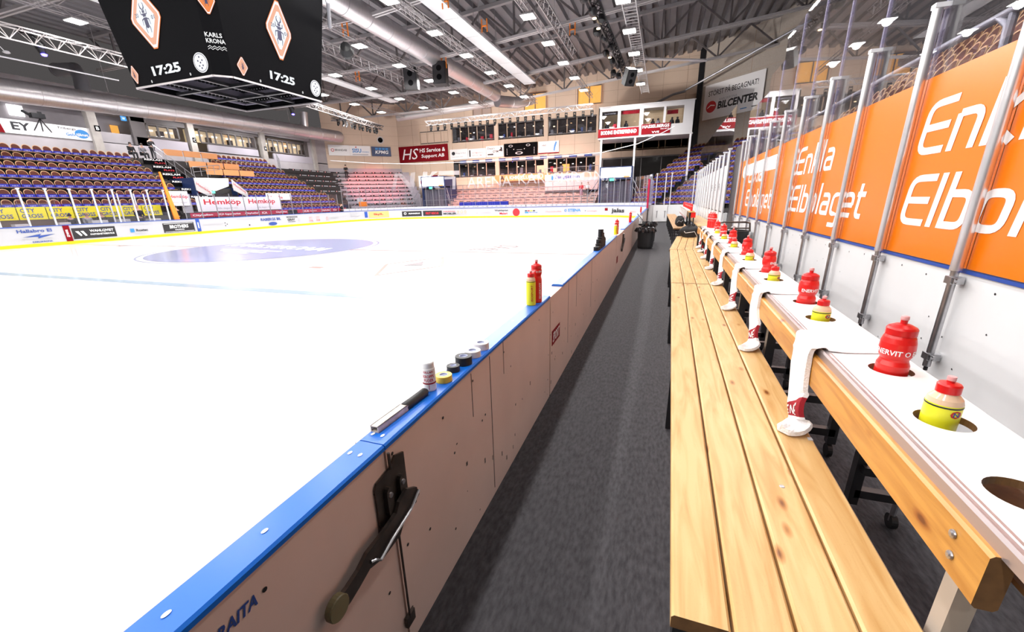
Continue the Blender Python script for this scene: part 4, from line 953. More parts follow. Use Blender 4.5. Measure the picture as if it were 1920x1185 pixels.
def seat_at(x, y, z, rz, label, group):
    if not SEATUSED[0]: o = SEAT; SEATUSED[0] = True; ch = list(SEAT.children)[0]; SEATS.append((o, ch)); 
    else:
        o = SEAT.copy(); COL.objects.link(o); c = SEATS[0][1].copy(); COL.objects.link(c); c.parent = o
    o.location = (x, y, z); o.rotation_euler = (0, 0, rz); tag(o, label, 'seat', group)
def seat_mass(name, label, items, group=None):
    # one mesh holding many seats, for the uncountable rest
    V = []; F = []; MI = []; me0 = SEATS[0][0].data; me1 = SEATS[0][1].data; mats = []
    for me in (me0, me1):
        for m in me.materials:
            if m not in mats: mats.append(m)
    base = []
    for me in (me0, me1):
        base.append(([v.co.copy() for v in me.vertices], [tuple(p.vertices) for p in me.polygons], [mats.index(me.materials[p.material_index]) for p in me.polygons]))
    for x, y, z, rz in items:
        R = Matrix.Translation((x, y, z)) @ Matrix.Rotation(rz, 4, 'Z')
        for vs, fs, ms in base:
            o = len(V); V += [tuple(R @ v) for v in vs]; F += [tuple(o+i for i in f) for f in fs]; MI += ms
    me = bpy.data.meshes.new(name); me.from_pydata(V, [], F)
    for m in mats: me.materials.append(m)
    me.polygons.foreach_set('material_index', MI); o = bpy.data.objects.new(name, me); COL.objects.link(o); o['label'] = label; o['category'] = 'seats'; o['kind'] = 'stuff'; o['_o'] = (0., 0., 0.)
    return o
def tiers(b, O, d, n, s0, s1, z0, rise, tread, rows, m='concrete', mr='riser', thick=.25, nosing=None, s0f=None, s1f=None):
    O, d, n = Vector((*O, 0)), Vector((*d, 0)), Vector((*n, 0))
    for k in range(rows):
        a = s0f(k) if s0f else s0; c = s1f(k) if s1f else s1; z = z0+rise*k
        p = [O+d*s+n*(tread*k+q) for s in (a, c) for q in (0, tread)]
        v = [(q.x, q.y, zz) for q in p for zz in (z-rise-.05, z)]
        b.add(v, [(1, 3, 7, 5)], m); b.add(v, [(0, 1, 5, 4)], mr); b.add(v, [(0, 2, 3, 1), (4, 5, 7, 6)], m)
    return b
TR, RI = .85, .585
LX = -33.9; LZ = 1.58
# left stand, side rows (one structure object)
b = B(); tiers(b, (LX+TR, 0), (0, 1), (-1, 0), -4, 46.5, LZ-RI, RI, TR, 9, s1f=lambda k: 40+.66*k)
b.box(-42.2, LX-TR*7-.85, -4, 48, LZ+RI*7-.3, LZ+RI*7, 'concrete')
struct(b, 'floor_stand_left')
# chamfer tiers (terrace) and end terrace, right chamfer
s2 = .70711
b = B(); 
tiers(b, (-41.95-0+8.0*s2*1.0, 46.95-8.0*s2), (s2, s2), (-s2, s2), -2.0, 10.5, 1.35, .50, .80, 11, 'terracegrey', 'terracegrey', s0f=lambda k: 1-.1*k)
struct(b, 'floor_terrace_left')
b = B(); tiers(b, (-28.0, 46.0), (1, 0), (0, 1), .6, 21.0, 1.25, .30, .80, 8, 'terrace', 'terrace'); b.box(-27.4, -7.0, 52.4, 53.6, 3.0, 3.36, 'terrace'); struct(b, 'floor_terrace_end')
CO = (-4.35, 47.05)   # right chamfer, first row origin; along (+,-), rising (+,+)
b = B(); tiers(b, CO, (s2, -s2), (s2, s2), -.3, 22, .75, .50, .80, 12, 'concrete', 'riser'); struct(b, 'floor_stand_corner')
# coloured plank faces and logo risers of the left terraces
for k in range(10):
    b = B(); z = 1.35+.5*k; O = Vector((-41.95+8*s2, 46.95-8*s2, 0))+Vector((-s2, s2, 0))*(.8*k-.02); D = Vector((s2, s2, 0))
    wdt = 9.2-(.0*k)
    p = O+D*.2; q = O+D*(9.4)
    b.quad((p.x, p.y, z-.24), (q.x, q.y, z-.24), (q.x, q.y, z-.02), (p.x, p.y, z-.02), 'signdark')
    for j in range(8):
        c = O+D*(.9+j*1.15)+Vector((s2, -s2, 0))*.012
        b.disc((c.x, c.y, z-.095), D*.07, (0, 0, .06), 'textpink', 8); e = O+D*(1.2+j*1.15)+Vector((s2, -s2, 0))*.012; b.quad((e.x, e.y, z-.125), (e.x+D.x*.6, e.y+D.y*.6, z-.125), (e.x+D.x*.6, e.y+D.y*.6, z-.07), (e.x, e.y, z-.07), 'textgrey')
    tag(b.build('step_advert'), f'dark logo strip on the left corner terrace, {ORD[k]} step from the ice', 'advert strip', 'logo strips on the corner terrace')
for k in range(8):
    b = B(); y = 46+.8*k-.015; z = 1.25+.3*k
    for j in range(22): b.quad((-27.2+j*.93, y, z-.10), (-27.2+j*.93+.55, y, z-.10), (-27.2+j*.93+.55, y, z-.04), (-27.2+j*.93, y, z-.04), 'signdark')
    tag(b.build('step_advert'), f'row of dark dashes on the terrace behind the goal, {ORD[k]} step', 'advert strip', 'dash rows on the goal terrace')
for k in range(4, 9):
    b = B(); x = LX-TR*(k-1)+.01; z = LZ+RI*(k-1)
    b.quad((x+TR, 37.6, z-.2), (x+TR, 39.6+.66*k, z-.2), (x+TR, 39.6+.66*k, z-.03), (x+TR, 37.6, z-.03), 'signdark')
    for j in range(max(1, int((39.2+.66*k-38)/1.2))): b.disc((x+TR+.01, 38.2+j*1.2, z-.12), (0, .07, 0), (0, 0, .06), 'textpink', 8); b.quad((x+TR+.01, 38.45+j*1.2, z-.15), (x+TR+.01, 39.1+j*1.2, z-.15), (x+TR+.01, 39.1+j*1.2, z-.09), (x+TR+.01, 38.45+j*1.2, z-.09), 'textgrey')
    tag(b.build('step_advert'), f'dark logo strip right of the far left seats, {ORD[k-4]} from below', 'advert strip', 'logo strips right of the far left seats')
# seats
cand = []
for k in range(7):
    x = LX-TR*k-.52; ys = 11.2*(-x/34.2)-.4; ye = 23.3-.28*(6-k)*0+(.0)
    j = 0; y = 23.6-(6-k)*.0
    y = 23.1+(.35*(3-k) if k < 3 else 0)*0 - (0.12*(k-3))
    while y > ys: cand.append((x, y, LZ+RI*k, math.pi/2, 'A', k, j)); y -= .505; j += 1
for k in range(-1, 8):
    x = LX-TR*k-.52; y0 = 28.0+.28*k; y1 = 38.8-.38*k; 
    if k < 1: y0 = 31.0+.3*k
    j = 0; y = y0
    while y < y1: cand.append((x, y, LZ+RI*k, math.pi/2, 'B', k, j)); y += .505; j += 1
cor = []
for k in range(12):
    O = Vector((*CO, 0))+Vector((s2, s2, 0))*(.8*k+.45)
    for j in range(42):
        s = .3+j*.5
        if 4.4 < s < 5.6 or s > 21: continue
        p = O+Vector((s2, -s2, 0))*s; cor.append((p.x, p.y, .75+.5*k, -math.pi/4, 'C', k, j))
rs = []
for k in range(8):
    x = 3.9+.8*k; 
    y = 4.5
    j = 0
    while y < 22: rs.append((x, y, 2.25+.55*k, -math.pi/2, 'D', k, j)); y += .5; j += 1
A = [c for c in cand if c[4] == 'A']; Bq = [c for c in cand if c[4] == 'B']
ind = A+rs[:0]; left = 300-len(ind)
dists = sorted([c for c in Bq+rs if not (c[4] == 'D' and (c[5] < 1 or c[5] > 6))], key=lambda c: math.hypot(c[0], c[1]))
ind += dists[:left]; rest = [c for c in cand+cor+rs if c not in ind]
ROWN = {-1: 'very lowest', 0: 'lowest', 1: 'second', 2: 'third', 3: 'fourth', 4: 'fifth', 5: 'sixth', 6: 'seventh', 7: 'eighth', 8: 'ninth'}
GR = {'A': 'seats in the near block of the left stand', 'B': 'seats in the far block of the left stand', 'D': 'seats in the stand behind the orange wall'}
for x, y, z, rz, blk, k, j in ind:
    if blk == 'A': lb = f'brown seat, {ROWN[k]} row of the near left block, {ORD[min(j, 29)]} from the stairs'
    elif blk == 'B': lb = f'brown seat, {ROWN[k]} row of the far left block, {ORD[min(j, 29)]} from its near end'
    else: lb = f'brown seat behind the orange wall glass, {ROWN[k]} row, {ORD[min(j, 29)]} from the camera end'
    seat_at(x, y, z, rz, lb, GR[blk])
seat_mass('stadium_seats', 'the many remaining brown seats with blue strips in far and corner stands', [(c[0], c[1], c[2], c[3]) for c in rest])
# right stand steps behind the orange wall
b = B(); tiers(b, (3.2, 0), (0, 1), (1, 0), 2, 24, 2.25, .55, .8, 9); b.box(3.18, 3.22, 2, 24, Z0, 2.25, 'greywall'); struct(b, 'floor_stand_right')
t = T('handrail', 'thick grey steel handrail behind the orange glass wall', 'handrail', (2.3, 4, 2.2))
b = B(); b.tube([(2.3, 4.6, 2.75), (2.3, 4.62, 2.93), (2.3, 4.75, 3.02), (2.3, 7, 3.02), (2.3, 12.4, 2.98)], .032, 'barrier', 10); b.tube([(2.3, 2.6, 3.03), (2.3, 4.8, 3.02)], .032, 'barrier', 10); b.build('rail', t, True)
for y in (4.6, 5.7, 6.9, 8.2, 9.6, 11): b = B(); b.tube([(2.3, y, 1.2), (2.3, y, 3.0)], .028, 'barrier', 8); b.build('post', t)
b = B(); b.box(2.5, 2.54, 5.2, 12.4, 2.1, 2.72, 'greywall')
for k in range(7): b.text('nook', (2.49, 6.3+k*.95, 2.42), (0, -1, 0), (0, 0, 1), .5, .12, 'textred', shear=.2)
tag(b.build('banner'), 'grey banner with small red words behind the orange glass wall', 'banner')

# stairs adverts REKLAM
for k in range(2, 8):
    b = B(); x = LX-TR*k+TR; z = LZ+RI*k
    b.box(x, x+.02, 23.5, 25.3, z-.5, z-.05, 'ledblack'); b.text('REKLAM', (x+.024, 23.6, z-.2), (0, 1, 0), (0, 0, 1), 1.3, .13, 'textwhite', bold=.03); b.text('PLATS', (x+.024, 24.3, z-.42), (0, 1, 0), (0, 0, 1), .8, .12, 'textred', bold=.03)
    tag(b.build('stair_advert'), f'black REKLAM plate on the left stand stairs, {ORD[k-2]} from below', 'advert', 'REKLAM plates on the stairs')
# desks with orange fronts
for (x, y0, z) in ((-39.6, 25.6, 6.15), (-38.0, 26.3, 5.2), (-37.0, 26.9, 4.6)):
    for j in range(3):
        t = T('press_desk', f'orange-wood press desk, {["back", "middle", "front"][[6.15, 5.2, 4.6].index(z)]} row, {ORD[j]} from the stairs', 'desk', (x, y0+j*1.55, z-.7)); b = B(); b.box(x, x+.04, y0+j*1.55, y0+j*1.55+1.45, z-.12, z+.36, 'orangewood'); b.box(x-.4, x, y0+j*1.55, y0+j*1.55+1.5, z+.28, z+.32, 'orangewood'); b.build('desk_top', t)
        b = B(); b.box(x-.03, x, y0+j*1.55+.05, y0+j*1.55+.09, z-.8, z, 'barrier'); b.build('leg', t)
# rails
def railing(label, pts, h, n, z=None):
    t = T('railing', label, 'railing', pts[0]); P = [Vector(p) for p in pts]; b = B(); b.tube([p+Vector((0, 0, h)) for p in P], .03, 'barrier', 6); b.tube([p+Vector((0, 0, h*.5)) for p in P], .018, 'barrier', 6)
    for a, c in zip(P[:-1], P[1:]):
        for k in range(n+1): q = a.lerp(c, k/n); b.tube([q, q+Vector((0, 0, h))], .022, 'barrier', 6)
    b.build('rail', t)
railing('grey railing beside the press desks in the left stand', [(-36.2, 25.3, 3.2), (-39.8, 25.0, 5.8)], 1.0, 4)
railing('grey railing on top of the left portal', [(-34.8, 24.3, 4.1), (-37, 28.2, 4.6)], .7, 4)
railing('tall grey railing at the top of the far left block', [(-38.6, 36.2, 5.2), (-40.3, 37.5, 5.9)], 1.3, 4)
railing('grey railing along the front of the terrace behind the goal', [(-27.4, 45.9, 1.0), (-7.0, 45.9, 1.0)], 1.0, 16)
for k in range(3): railing(f'crush barrier on the terrace behind the goal, {ORD[k]} from the ice', [(-26.5+k*.6, 47.6+k*1.6, 1.55+.6*k), (-8.0-k*.5, 47.6+k*1.6, 1.55+.6*k)], 1.0, 12)
railing('grey railing in front of the left corner terrace', [(-36.0, 41.6, 1.0), (-29.5, 47.2, 1.0)], 1.1, 8)
railing('barrier halfway up the left corner terrace', [(-38.3, 43.3, 3.2), (-32.2, 49.4, 3.2)], 1.0, 7)

b = B(); b.box(-33.9, -31.34, 5, 39.5, 0, .25, 'concrete'); struct(b, 'floor_walkway')
# CITY GROSS boards, penalty bench glass, people
t0 = T('advert_board', 'yellow CITY GROSS board, first one on the left edge of the row below the seats', 'advert board', (-33.5, 0, 1.35), 'yellow advert boards')
for k in range(7):
    y0 = 12.05+k*1.21
    if k: t0 = T('advert_board', f'yellow CITY GROSS board below the left seats, {ORD[k]} after the leftmost', 'advert board', (-33.45, y0, 1.35), 'yellow advert boards')
    b = B(); b.box(-33.5, -33.46, y0, y0+1.16, 1.36, 2.04, 'cgyellow'); b.build('board', t0)
    b = B(); b.text('CITY', (-33.455, y0+.1, 1.74), (0, 1, 0), (0, 0, 1), .60, .22, 'textblue', bold=.02); b.text('GROSS', (-33.455, y0+.1, 1.45), (0, 1, 0), (0, 0, 1), .88, .22, 'textblue', bold=.02); b.build('lettering', t0)
b = B(); b.box(-33.9, -33.5, 5, 23.5, 0, 1.36, 'riser'); struct(b, 'wall_stand_front')
b = B(); b.box(-33.0, -32.5, 11, 20, .0, 1.0, 'riser'); tag(b.build('timekeeper_counter'), 'dark counter behind the far boards below the yellow boards', 'counter')
for k, (y, wd) in enumerate(((14.4, .5), (15.9, .8), (12.6, .6), (17.3, .6), (19.0, .7))):
    b = B(); b.box(-32.9, -32.5, y, y+wd, 1.0, 1.16+.04*(k % 2), 'signwhite'); tag(b.build('paper_stack'), f'white papers on the timekeepers counter, {ORD[k]} pile', 'papers', 'papers on the counter')
sp = [(-31.27, y) for y in (9.4, 10.5, 11.6, 12.68, 13.72, 14.72, 15.72, 16.7, 17.65, 18.55, 19.5)]
t = T('side_glass', 'clear safety glass with white posts in front of the yellow boards', 'glass', (-31.25, 14, 1.06))
for x, y in sp: b = B(); b.box(x-.03, x+.03, y-.035, y+.035, 1.06, 2.9, 'postwhite'); b.box(x-.03, x+.06, y-.07, y+.07, 2.9, 2.96, 'postwhite'); b.build('post', t)
for (xa, ya), (xb, yb) in zip(sp[:-1], sp[1:]): b = B(); b.box(-31.262, -31.25, ya+.01, yb-.01, 1.06, 3.55, 'glass'); b.build('pane', t)
t = T('side_glass', 'clear safety glass with thin posts in front of the large white banners', 'glass', (-31.25, 25, 1.06))
for k in range(14): y = 20.6+k*1.15; b = B(); b.box(-31.29, -31.25, y-.025, y+.025, 1.06, 2.75, 'barrier'); b.build('post', t)
for k in range(13): y = 20.6+k*1.15; b = B(); b.box(-31.262, -31.25, y+.01, y+1.14, 1.06, 2.75, 'glass'); b.build('pane', t)
t = T('side_glass', 'inner penalty box glass with short white posts', 'glass', (-32.4, 17.5, 1.06))
for y in (17.0, 17.5, 18.4, 18.95): b = B(); b.box(-32.4, -32.34, y-.03, y+.03, 1.0, 2.75, 'postwhite'); b.build('post', t)
b = B(); b.prism([(-31.6, 19.75, 4.1), (-31.6, 19.83, 4.1), (-31.6, 20.3, 1.0), (-31.6, 19.95, 1.0)], (.10, 0, 0), 'netorange'); tag(b.build('orange_pad'), 'tall orange pad leaning at the end of the penalty box glass', 'pad')

def person(label, x, y, z, face, h=1.75, top='clothblack', legs='clothblack', hair='hair', pose='stand', lean=0.0):
    """face: heading angle the person looks to (radians, 0=+X)."""
    s = h/1.75; t = T('person', label, 'person', (0, 0, 0)); up = 0
    hipz = .92 if pose != 'sit' else .48
    d = .0
    def sk(chains, name, m, par, sub=1):
        import bmesh
        me = bpy.data.meshes.new(name); vs = []; es = []; rad = []
        idx = {}
        for ch in chains:
            pv = None
            for p in ch:
                key = tuple(round(c, 3) for c in p[:3])
                if key not in idx: idx[key] = len(vs); vs.append(p[:3]); rad.append(p[3])
                if pv is not None: es.append((pv, idx[key]))
                pv = idx[key]
        me.from_pydata([Vector(v)*s for v in vs], es, []); o = bpy.data.objects.new(name, me); COL.objects.link(o)
        md = o.modifiers.new('s', 'SKIN')
        for i, r in enumerate(rad): o.data.skin_vertices[0].data[i].radius = (r*s, r*s)
        o.data.skin_vertices[0].data[0].use_root = True
        o.modifiers.new('d', 'SUBSURF').levels = sub
        dg = bpy.context.evaluated_depsgraph_get(); m2 = bpy.data.meshes.new_from_object(o.evaluated_get(dg)); bpy.data.objects.remove(o)
        for mm in range(len(m2.materials)): pass
        m2.materials.clear(); m2.materials.append(M[m]); m2.polygons.foreach_set('use_smooth', [True]*len(m2.polygons)); m2.name = name
        o = bpy.data.objects.new(name, m2); COL.objects.link(o); o.parent = par; o['_o'] = (0., 0., 0.); return o
    H = hipz
    lx = .12*lean
    hip = (0, 0, H, .12); ch_ = (lean*.3, 0, H+.28, .13); sh = (lean*.45, 0, H+.48, .10); nk = (lean*.5, 0, H+.58, .05); hd = (lean*.6, 0, H+.68, .085); ht = (lean*.6, 0, H+.77, .075)
    if pose == 'sit':
        legL = [hip, (.05, .10, H, .085), (.42, .12, H+.02, .07), (.44, .12, .08, .05), (.52, .12, .03, .04)]; legR = [(a, -b_, c, r_) for a, b_, c, r_ in legL]
    else:
        legL = [hip, (0, .09, H-.06, .09), (.02, .10, .48, .065), (0, .11, .08, .045), (.11, .12, .035, .04)]; legR = [(a, -b_, c, r_) for a, b_, c, r_ in legL]; legR[0] = hip
    legR[0] = hip
    armL = [sh, (sh[0], .17, H+.46, .055), (sh[0]+.02, .23, H+.2, .043), (sh[0]+.2, .16, H+.08, .033), (sh[0]+.27, .13, H+.09, .03)]; armR = [sh]+[(a, -b_, c, r_) for a, b_, c, r_ in armL[1:]]
    body = [[hip, ch_, sh, nk, hd, ht], legL, legR, armL, armR]
    sl = .82
    sk([[(a, b_, c, r_*sl if (c < H+.55) else r_) for a, b_, c, r_ in q] for q in body], 'body', 'skin', t, 1)
    sk([[hip[:3]+(.135,), ch_[:3]+(.155,), sh[:3]+(.115,)], [sh[:3]+(.115,)]+[p[:3]+(p[3]*1.25,) for p in armL[1:4]], [sh[:3]+(.115,)]+[p[:3]+(p[3]*1.25,) for p in armR[1:4]]], 'jacket', top, t, 1)
    sk([[p[:3]+(p[3]*1.12,) for p in legL], [p[:3]+(p[3]*1.12,) for p in legR]], 'trousers', legs, t, 1)
    b = B(); b.lathe((hd[0]*s-.012, 0, (hd[2]+.0)*s), [(0, .125*s), (.05*s, .115*s), (.085*s, .075*s), (.096*s, .02*s), (.088*s, -.02*s)], hair, 12); b.build('hair', t, True)
    t.location = (x, y, z); t.rotation_euler = (0, 0, face)
    return t
person('person in a red jacket standing on the terrace behind the goal', -8.9, 49.0, 1.85, math.radians(-90), 1.7, 'clothred', 'clothpink', 'hairlight')
person('person in a white jacket and black trousers beside the one in red', -8.15, 49.0, 1.85, math.radians(-80), 1.75, 'clothwhite', 'clothblack', 'hairlight')
person('bald person in a black jacket standing in the penalty box', -32.2, 18.3, .25, 0, 1.85, 'clothblack', 'clothblack', 'skin')
person('person in black sitting at the counter, leaning forward, grey hair', -33.2, 16.75, .42, 0, 1.75, 'clothblack', 'clothblack', 'hairlight', 'sit', .2)
person('person in dark clothes and a cap hunched at the counter', -33.2, 16.0, .42, 0, 1.7, 'clothgrey', 'clothblack', 'hairlight', 'sit', .3)
person('seated person in a dark top at the left end of the counter group', -33.2, 15.2, .42, 0, 1.65, 'clothblack', 'clothblack', 'hair', 'sit', .3)
person('person in black standing beside the orange pad', -32.6, 20.9, .25, math.radians(120), 1.75, 'clothblack', 'clothblack', 'hair')
person('person in a dark coat standing at the top of the left stand', -40.3, 25.2, LZ+RI*7, 0, 1.8, 'clothblack', 'clothblack', 'hair')
person('seated person in black, left of the one standing at the stand top', -40.3, 23.6, LZ+RI*7-.1, 0, 1.75, 'clothblack', 'clothblack', 'hair', 'sit', .2)
person('seated person in dark clothes between two others at the stand top', -40.3, 24.4, LZ+RI*7-.1, 0, 1.75, 'clothgrey', 'clothblack', 'hair', 'sit', .2)
person('person in black sitting high on the left corner terrace', -38.9, 46.6, 4.9, math.radians(-45), 1.75, 'clothblack', 'clothblack', 'hair')
person('person in black at the boards near the corner', -32.0, 36.9, .25, 0, 1.75, 'clothblack', 'clothblack', 'hair')
# video cameras on the gallery
for k, (y, lb) in enumerate(((19.3, 'black video camera on a stand above the white gallery sign'), (16.6, 'bulky black camera rig at the left edge of the gallery'))):
    t = T('video_camera', lb, 'camera', (-41.8, y, 7.8)); b = B(); b.box(-42.0, -41.6, y-.35, y+.35, 8.0, 8.3, 'black'); b.build('camera_body', t); b = B(); b.tube([(-41.8, y-.35, 8.15), (-41.7, y-.75, 8.35)], .09, 'black', 10); b.build('lens', t)
    b = B(); b.box(-41.9, -41.8, y+.1, y+.3, 8.3, 8.45, 'black'); b.build('viewfinder', t)
    b = B()
    for a in (-.35, 0, .35): b.tube([(-41.8, y+.1, 8.0), (-41.9, y+.1+a*1.3, 7.2)], .03, 'black', 6)
    b.build('tripod', t)

# ================================================================ ARENA WALLS
b = B(); X = -42.0
# left upper wall with window openings built as panels between pillars
b.box(X-.3, X, -6, 47.2, 9.15, 10.6, 'wallL'); b.box(X-.3, X, -6, 47.2, 5.3, 6.9, 'wallL'); b.box(X-2.2, X-2.0, -6, 47.2, 6.9, 9.15, 'wallL'); b.box(X-.3, X+.0, 10, 22.3, 6.9, 7.0, 'wallL')
b.box(X-2.2, X, -6, 47.2, 6.85, 6.9, 'concrete'); b.box(X-2.2, X, -6, 47.2, 9.15, 9.2, 'wallL')
struct(b, 'wall_left')
b = B()
for y in (15.0-.2, 22.45, 29.85, 37.5, 44.75): b.box(X-.25, X+.25, y-.28, y+.28, 5.6, 9.6, 'pillar')
struct(b, 'trim_3')
for y, s in ((22.6, 'B'), (29.95, 'C'), (37.6, 'M')):
    b = B(); b.box(X+.26, X+.28, y-.17, y+.17, 7.6, 8.0, 'ledblack'); b.text(s, (X+.285, y-.1, 7.68), (0, 1, 0), (0, 0, 1), .2, .24, 'textwhite', bold=.02); tag(b.build('letter_plate'), f'small black plate with the letter {s} on a concrete pillar', 'sign')
# gallery signs
t = T('gallery_sign', 'long white gallery sign with a red end, EY and golvtjanst adverts', 'sign', (X+.1, 19, 6.9))
b = B(); b.box(X+.02, X+.08, 11, 22.15, 6.87, 7.75, 'wallsign'); b.build('board', t)
b = B(); b.prism([(X+.085, 11, 6.87), (X+.085, 17.45, 6.87), (X+.085, 17.3, 7.75), (X+.085, 11, 7.75)], (.005, 0, 0), 'signred'); b.build('red_end', t, label='red end panel')
b = B(); b.text('EY', (X+.09, 17.85, 7.12), (0, 1, 0), (0, 0, 1), .95, .5, 'textblack', bold=.03); b.text('Building a better', (X+.09, 18.8, 7.3), (0, 1, 0), (0, 0, 1), 1.3, .13, 'textgrey'); b.text('working world', (X+.09, 18.8, 7.1), (0, 1, 0), (0, 0, 1), 1.1, .13, 'textgrey')
b.text('Fribergs', (X+.09, 20.3, 7.45), (0, 1, 0), (0, 0, 1), 1.0, .2, 'textblack'); b.disc((X+.088, 21.6, 7.28), (0, .42, 0), (0, 0, .3), 'midblue', 20); b.text('Golv', (X+.095, 20.65, 7.08), (0, 1, 0), (0, 0, 1), .55, .2, 'midblue', bold=.02); b.text('tjänst', (X+.095, 21.24, 7.08), (0, 1, 0), (0, 0, 1), .72, .24, 'textwhite', bold=.02); b.build('lettering', t)
# office windows: framed bands with lit rooms behind
def window_band(n, y0, y1, z0, z1, nw, lit, pal=None, start=None, x=-42.0):
    b = B(); b.box(x-.02, x+.06, y0, y1, z1, z1+.12, 'frame'); b.box(x-.02, x+.06, y0, y1, z0-.12, z0, 'frame')
    wd = (y1-y0)/nw
    for k in range(nw+1): b.box(x-.02, x+.06, y0+wd*k-.07, y0+wd*k+.07, z0, z1, 'frame')
    for k in range(nw): b.box(x-.6, x-.55, y0+wd*k, y0+wd*(k+1), z0, z1, lit if k % 5 != 4 else 'warmroom'); 
    for k in range(nw):
        if k % 3 == 1: b.box(x-.5, x-.2, y0+wd*k+.1, y0+wd*k+wd*.7, z0, z0+.5, 'darkroom')
    for k in range(0, nw, 2): b.box(x-.54, x-.5, y0+wd*k+.1, y0+wd*(k+1)-.1, z1-.4, z1-.3, 'screen')
    b.box(x-.01, x, y0, y1, z0, z1, 'glass')
    o = b.build(f'window_{n}'); o['kind'] = 'structure'
window_band(1, 26.3, 28.75, 7.75, 8.6, 3, 'yellowroom'); window_band(2, 30.7, 36.6, 7.75, 8.75, 8, 'yellowroom'); window_band(3, 38.2, 43.5, 7.65, 8.8, 8, 'yellowroom')
b = B(); b.box(X-.15, X+.02, 31.3, 36.8, 6.95, 7.6, 'palepanel'); b.box(X-.15, X+.02, 38.7, 44.4, 6.7, 7.45, 'palepanel'); b.box(X-.15, X+.02, 25.3, 29.4, 6.6, 7.55, 'palepanel'); b.box(X-.1, X+.02, 25.2, 29.5, 8.75, 9.15, 'frame'); b.box(X-.1, X+.02, 30.3, 37.2, 8.9, 9.15, 'frame'); b.box(X-.2, X+.02, 25.1, 26.2, 6.9, 9.1, 'frame'); b.box(X-.2, X, 44.0, 47.2, 6.8, 9.15, 'wallL'); b.box(X-.2, X, 43.5, 44, 6.8, 9.15, 'frame'); struct(b, 'trim_4')
b = B(); b.box(X-1.95, X-1.9, 24.7, 25.25, 7.65, 8.5, 'orangeroom'); b.box(X-.45, X-.4, 22.7, 25.2, 6.9, 7.7, 'wallL'); struct(b, 'door_2')
b = B(); b.box(X+.02, X+.05, 24.5, 24.9, 8.65, 9.0, 'midblue'); b.text('W', (X+.055, 24.6, 8.72), (0, 1, 0), (0, 0, 1), .2, .2, 'textwhite'); tag(b.build('facility_sign'), 'small blue facility sign hanging by the gallery opening', 'sign')
b = B(); b.box(X-1.9, X-1.88, 18.8, 19.6, 8.3, 9.0, 'screen'); tag(b.build('lit_screen'), 'bright white screen inside the gallery above the white sign', 'screen')
b = B(); b.box(X-1.0, X-.6, 29.95, 30.6, 6.8, 8.8, 'yellowroom'); 
for k in range(6): b.box(X-.59, X-.5, 30.0, 30.6, 7.0+.3*k, 7.08+.3*k, 'signwhite' if k % 2 else 'signred')
tag(b.build('kiosk_shelves'), 'lit shelves in the opening right of the C pillar', 'shelves')
# left chamfer wall, end wall, right chamfer wall
def panelwall(b, P, Q, z0, z1, m, step=2.4, th=.25, gap='beigedark'):
    P, Q = Vector((*P, 0)), Vector((*Q, 0)); d = (Q-P); L = d.length; d.normalize(); n = Vector((-d.y, d.x, 0))
    b.obox((P+Q)/2+n*th/2+Vector((0, 0, (z0+z1)/2)), d*L/2, n*th/2, (0, 0, (z1-z0)/2), m)
    k = step
    while k < L: q = P+d*k-n*.005; b.obox(q+Vector((0, 0, (z0+z1)/2)), d*.02, n*.008, (0, 0, (z1-z0)/2), gap); k += step
    z = z0+1.1
    while z < z1: b.obox((P+Q)/2-n*.003+Vector((0, 0, z)), d*L/2, n*.006, (0, 0, .012), gap); z += 1.2
b = B(); panelwall(b, (-42.1, 46.9), (-35.3, 53.7), 1, 14.4, 'beige'); struct(b, 'wall_chamfer_left')
b = B(); panelwall(b, (-35.4, 53.7), (-27.5, 53.7), 1, 14.6, 'beige'); panelwall(b, (-27.5, 53.7), (2.6, 53.7), 6.95, 9.15, 'beige'); panelwall(b, (-27.5, 53.7), (2.6, 53.7), 11.05, 16.3, 'beige')
panelwall(b, (-27.5, 53.7), (2.6, 53.7), 1.0, 4.85, 'beige'); panelwall(b, (-7.6, 53.7), (2.6, 53.7), 4.8, 11.2, 'beige')
for x in (-32.1, -27.3, -20.75, -14.25, -7.9): b.box(x-.25, x+.25, 53.6, 53.75, 4.6, 11.2, 'beige')
b.box(-27.5, -7.6, 56, 56.1, 4, 11.2, 'darkroom'); b.box(-27.5, -7.6, 53.8, 56, 11.15, 11.2, 'darkroom'); b.box(-27.5, -7.6, 53.8, 56, 9.1, 9.15, 'darkroom'); b.box(-27.5, -7.6, 53.8, 56, 4.8, 4.85, 'darkroom'); b.box(-27.5, -7.6, 53.8, 56, 6.7, 6.95, 'darkroom')
struct(b, 'wall_end')
b = B(); panelwall(b, (2.5, 53.8), (14, 42.3), 1, 18, 'greywall', 6); struct(b, 'wall_chamfer_right')
b = B(); b.box(2.35, 2.85, 53.3, 53.6, 1, 16.6, 'blackmetal'); struct(b, 'trim_5')
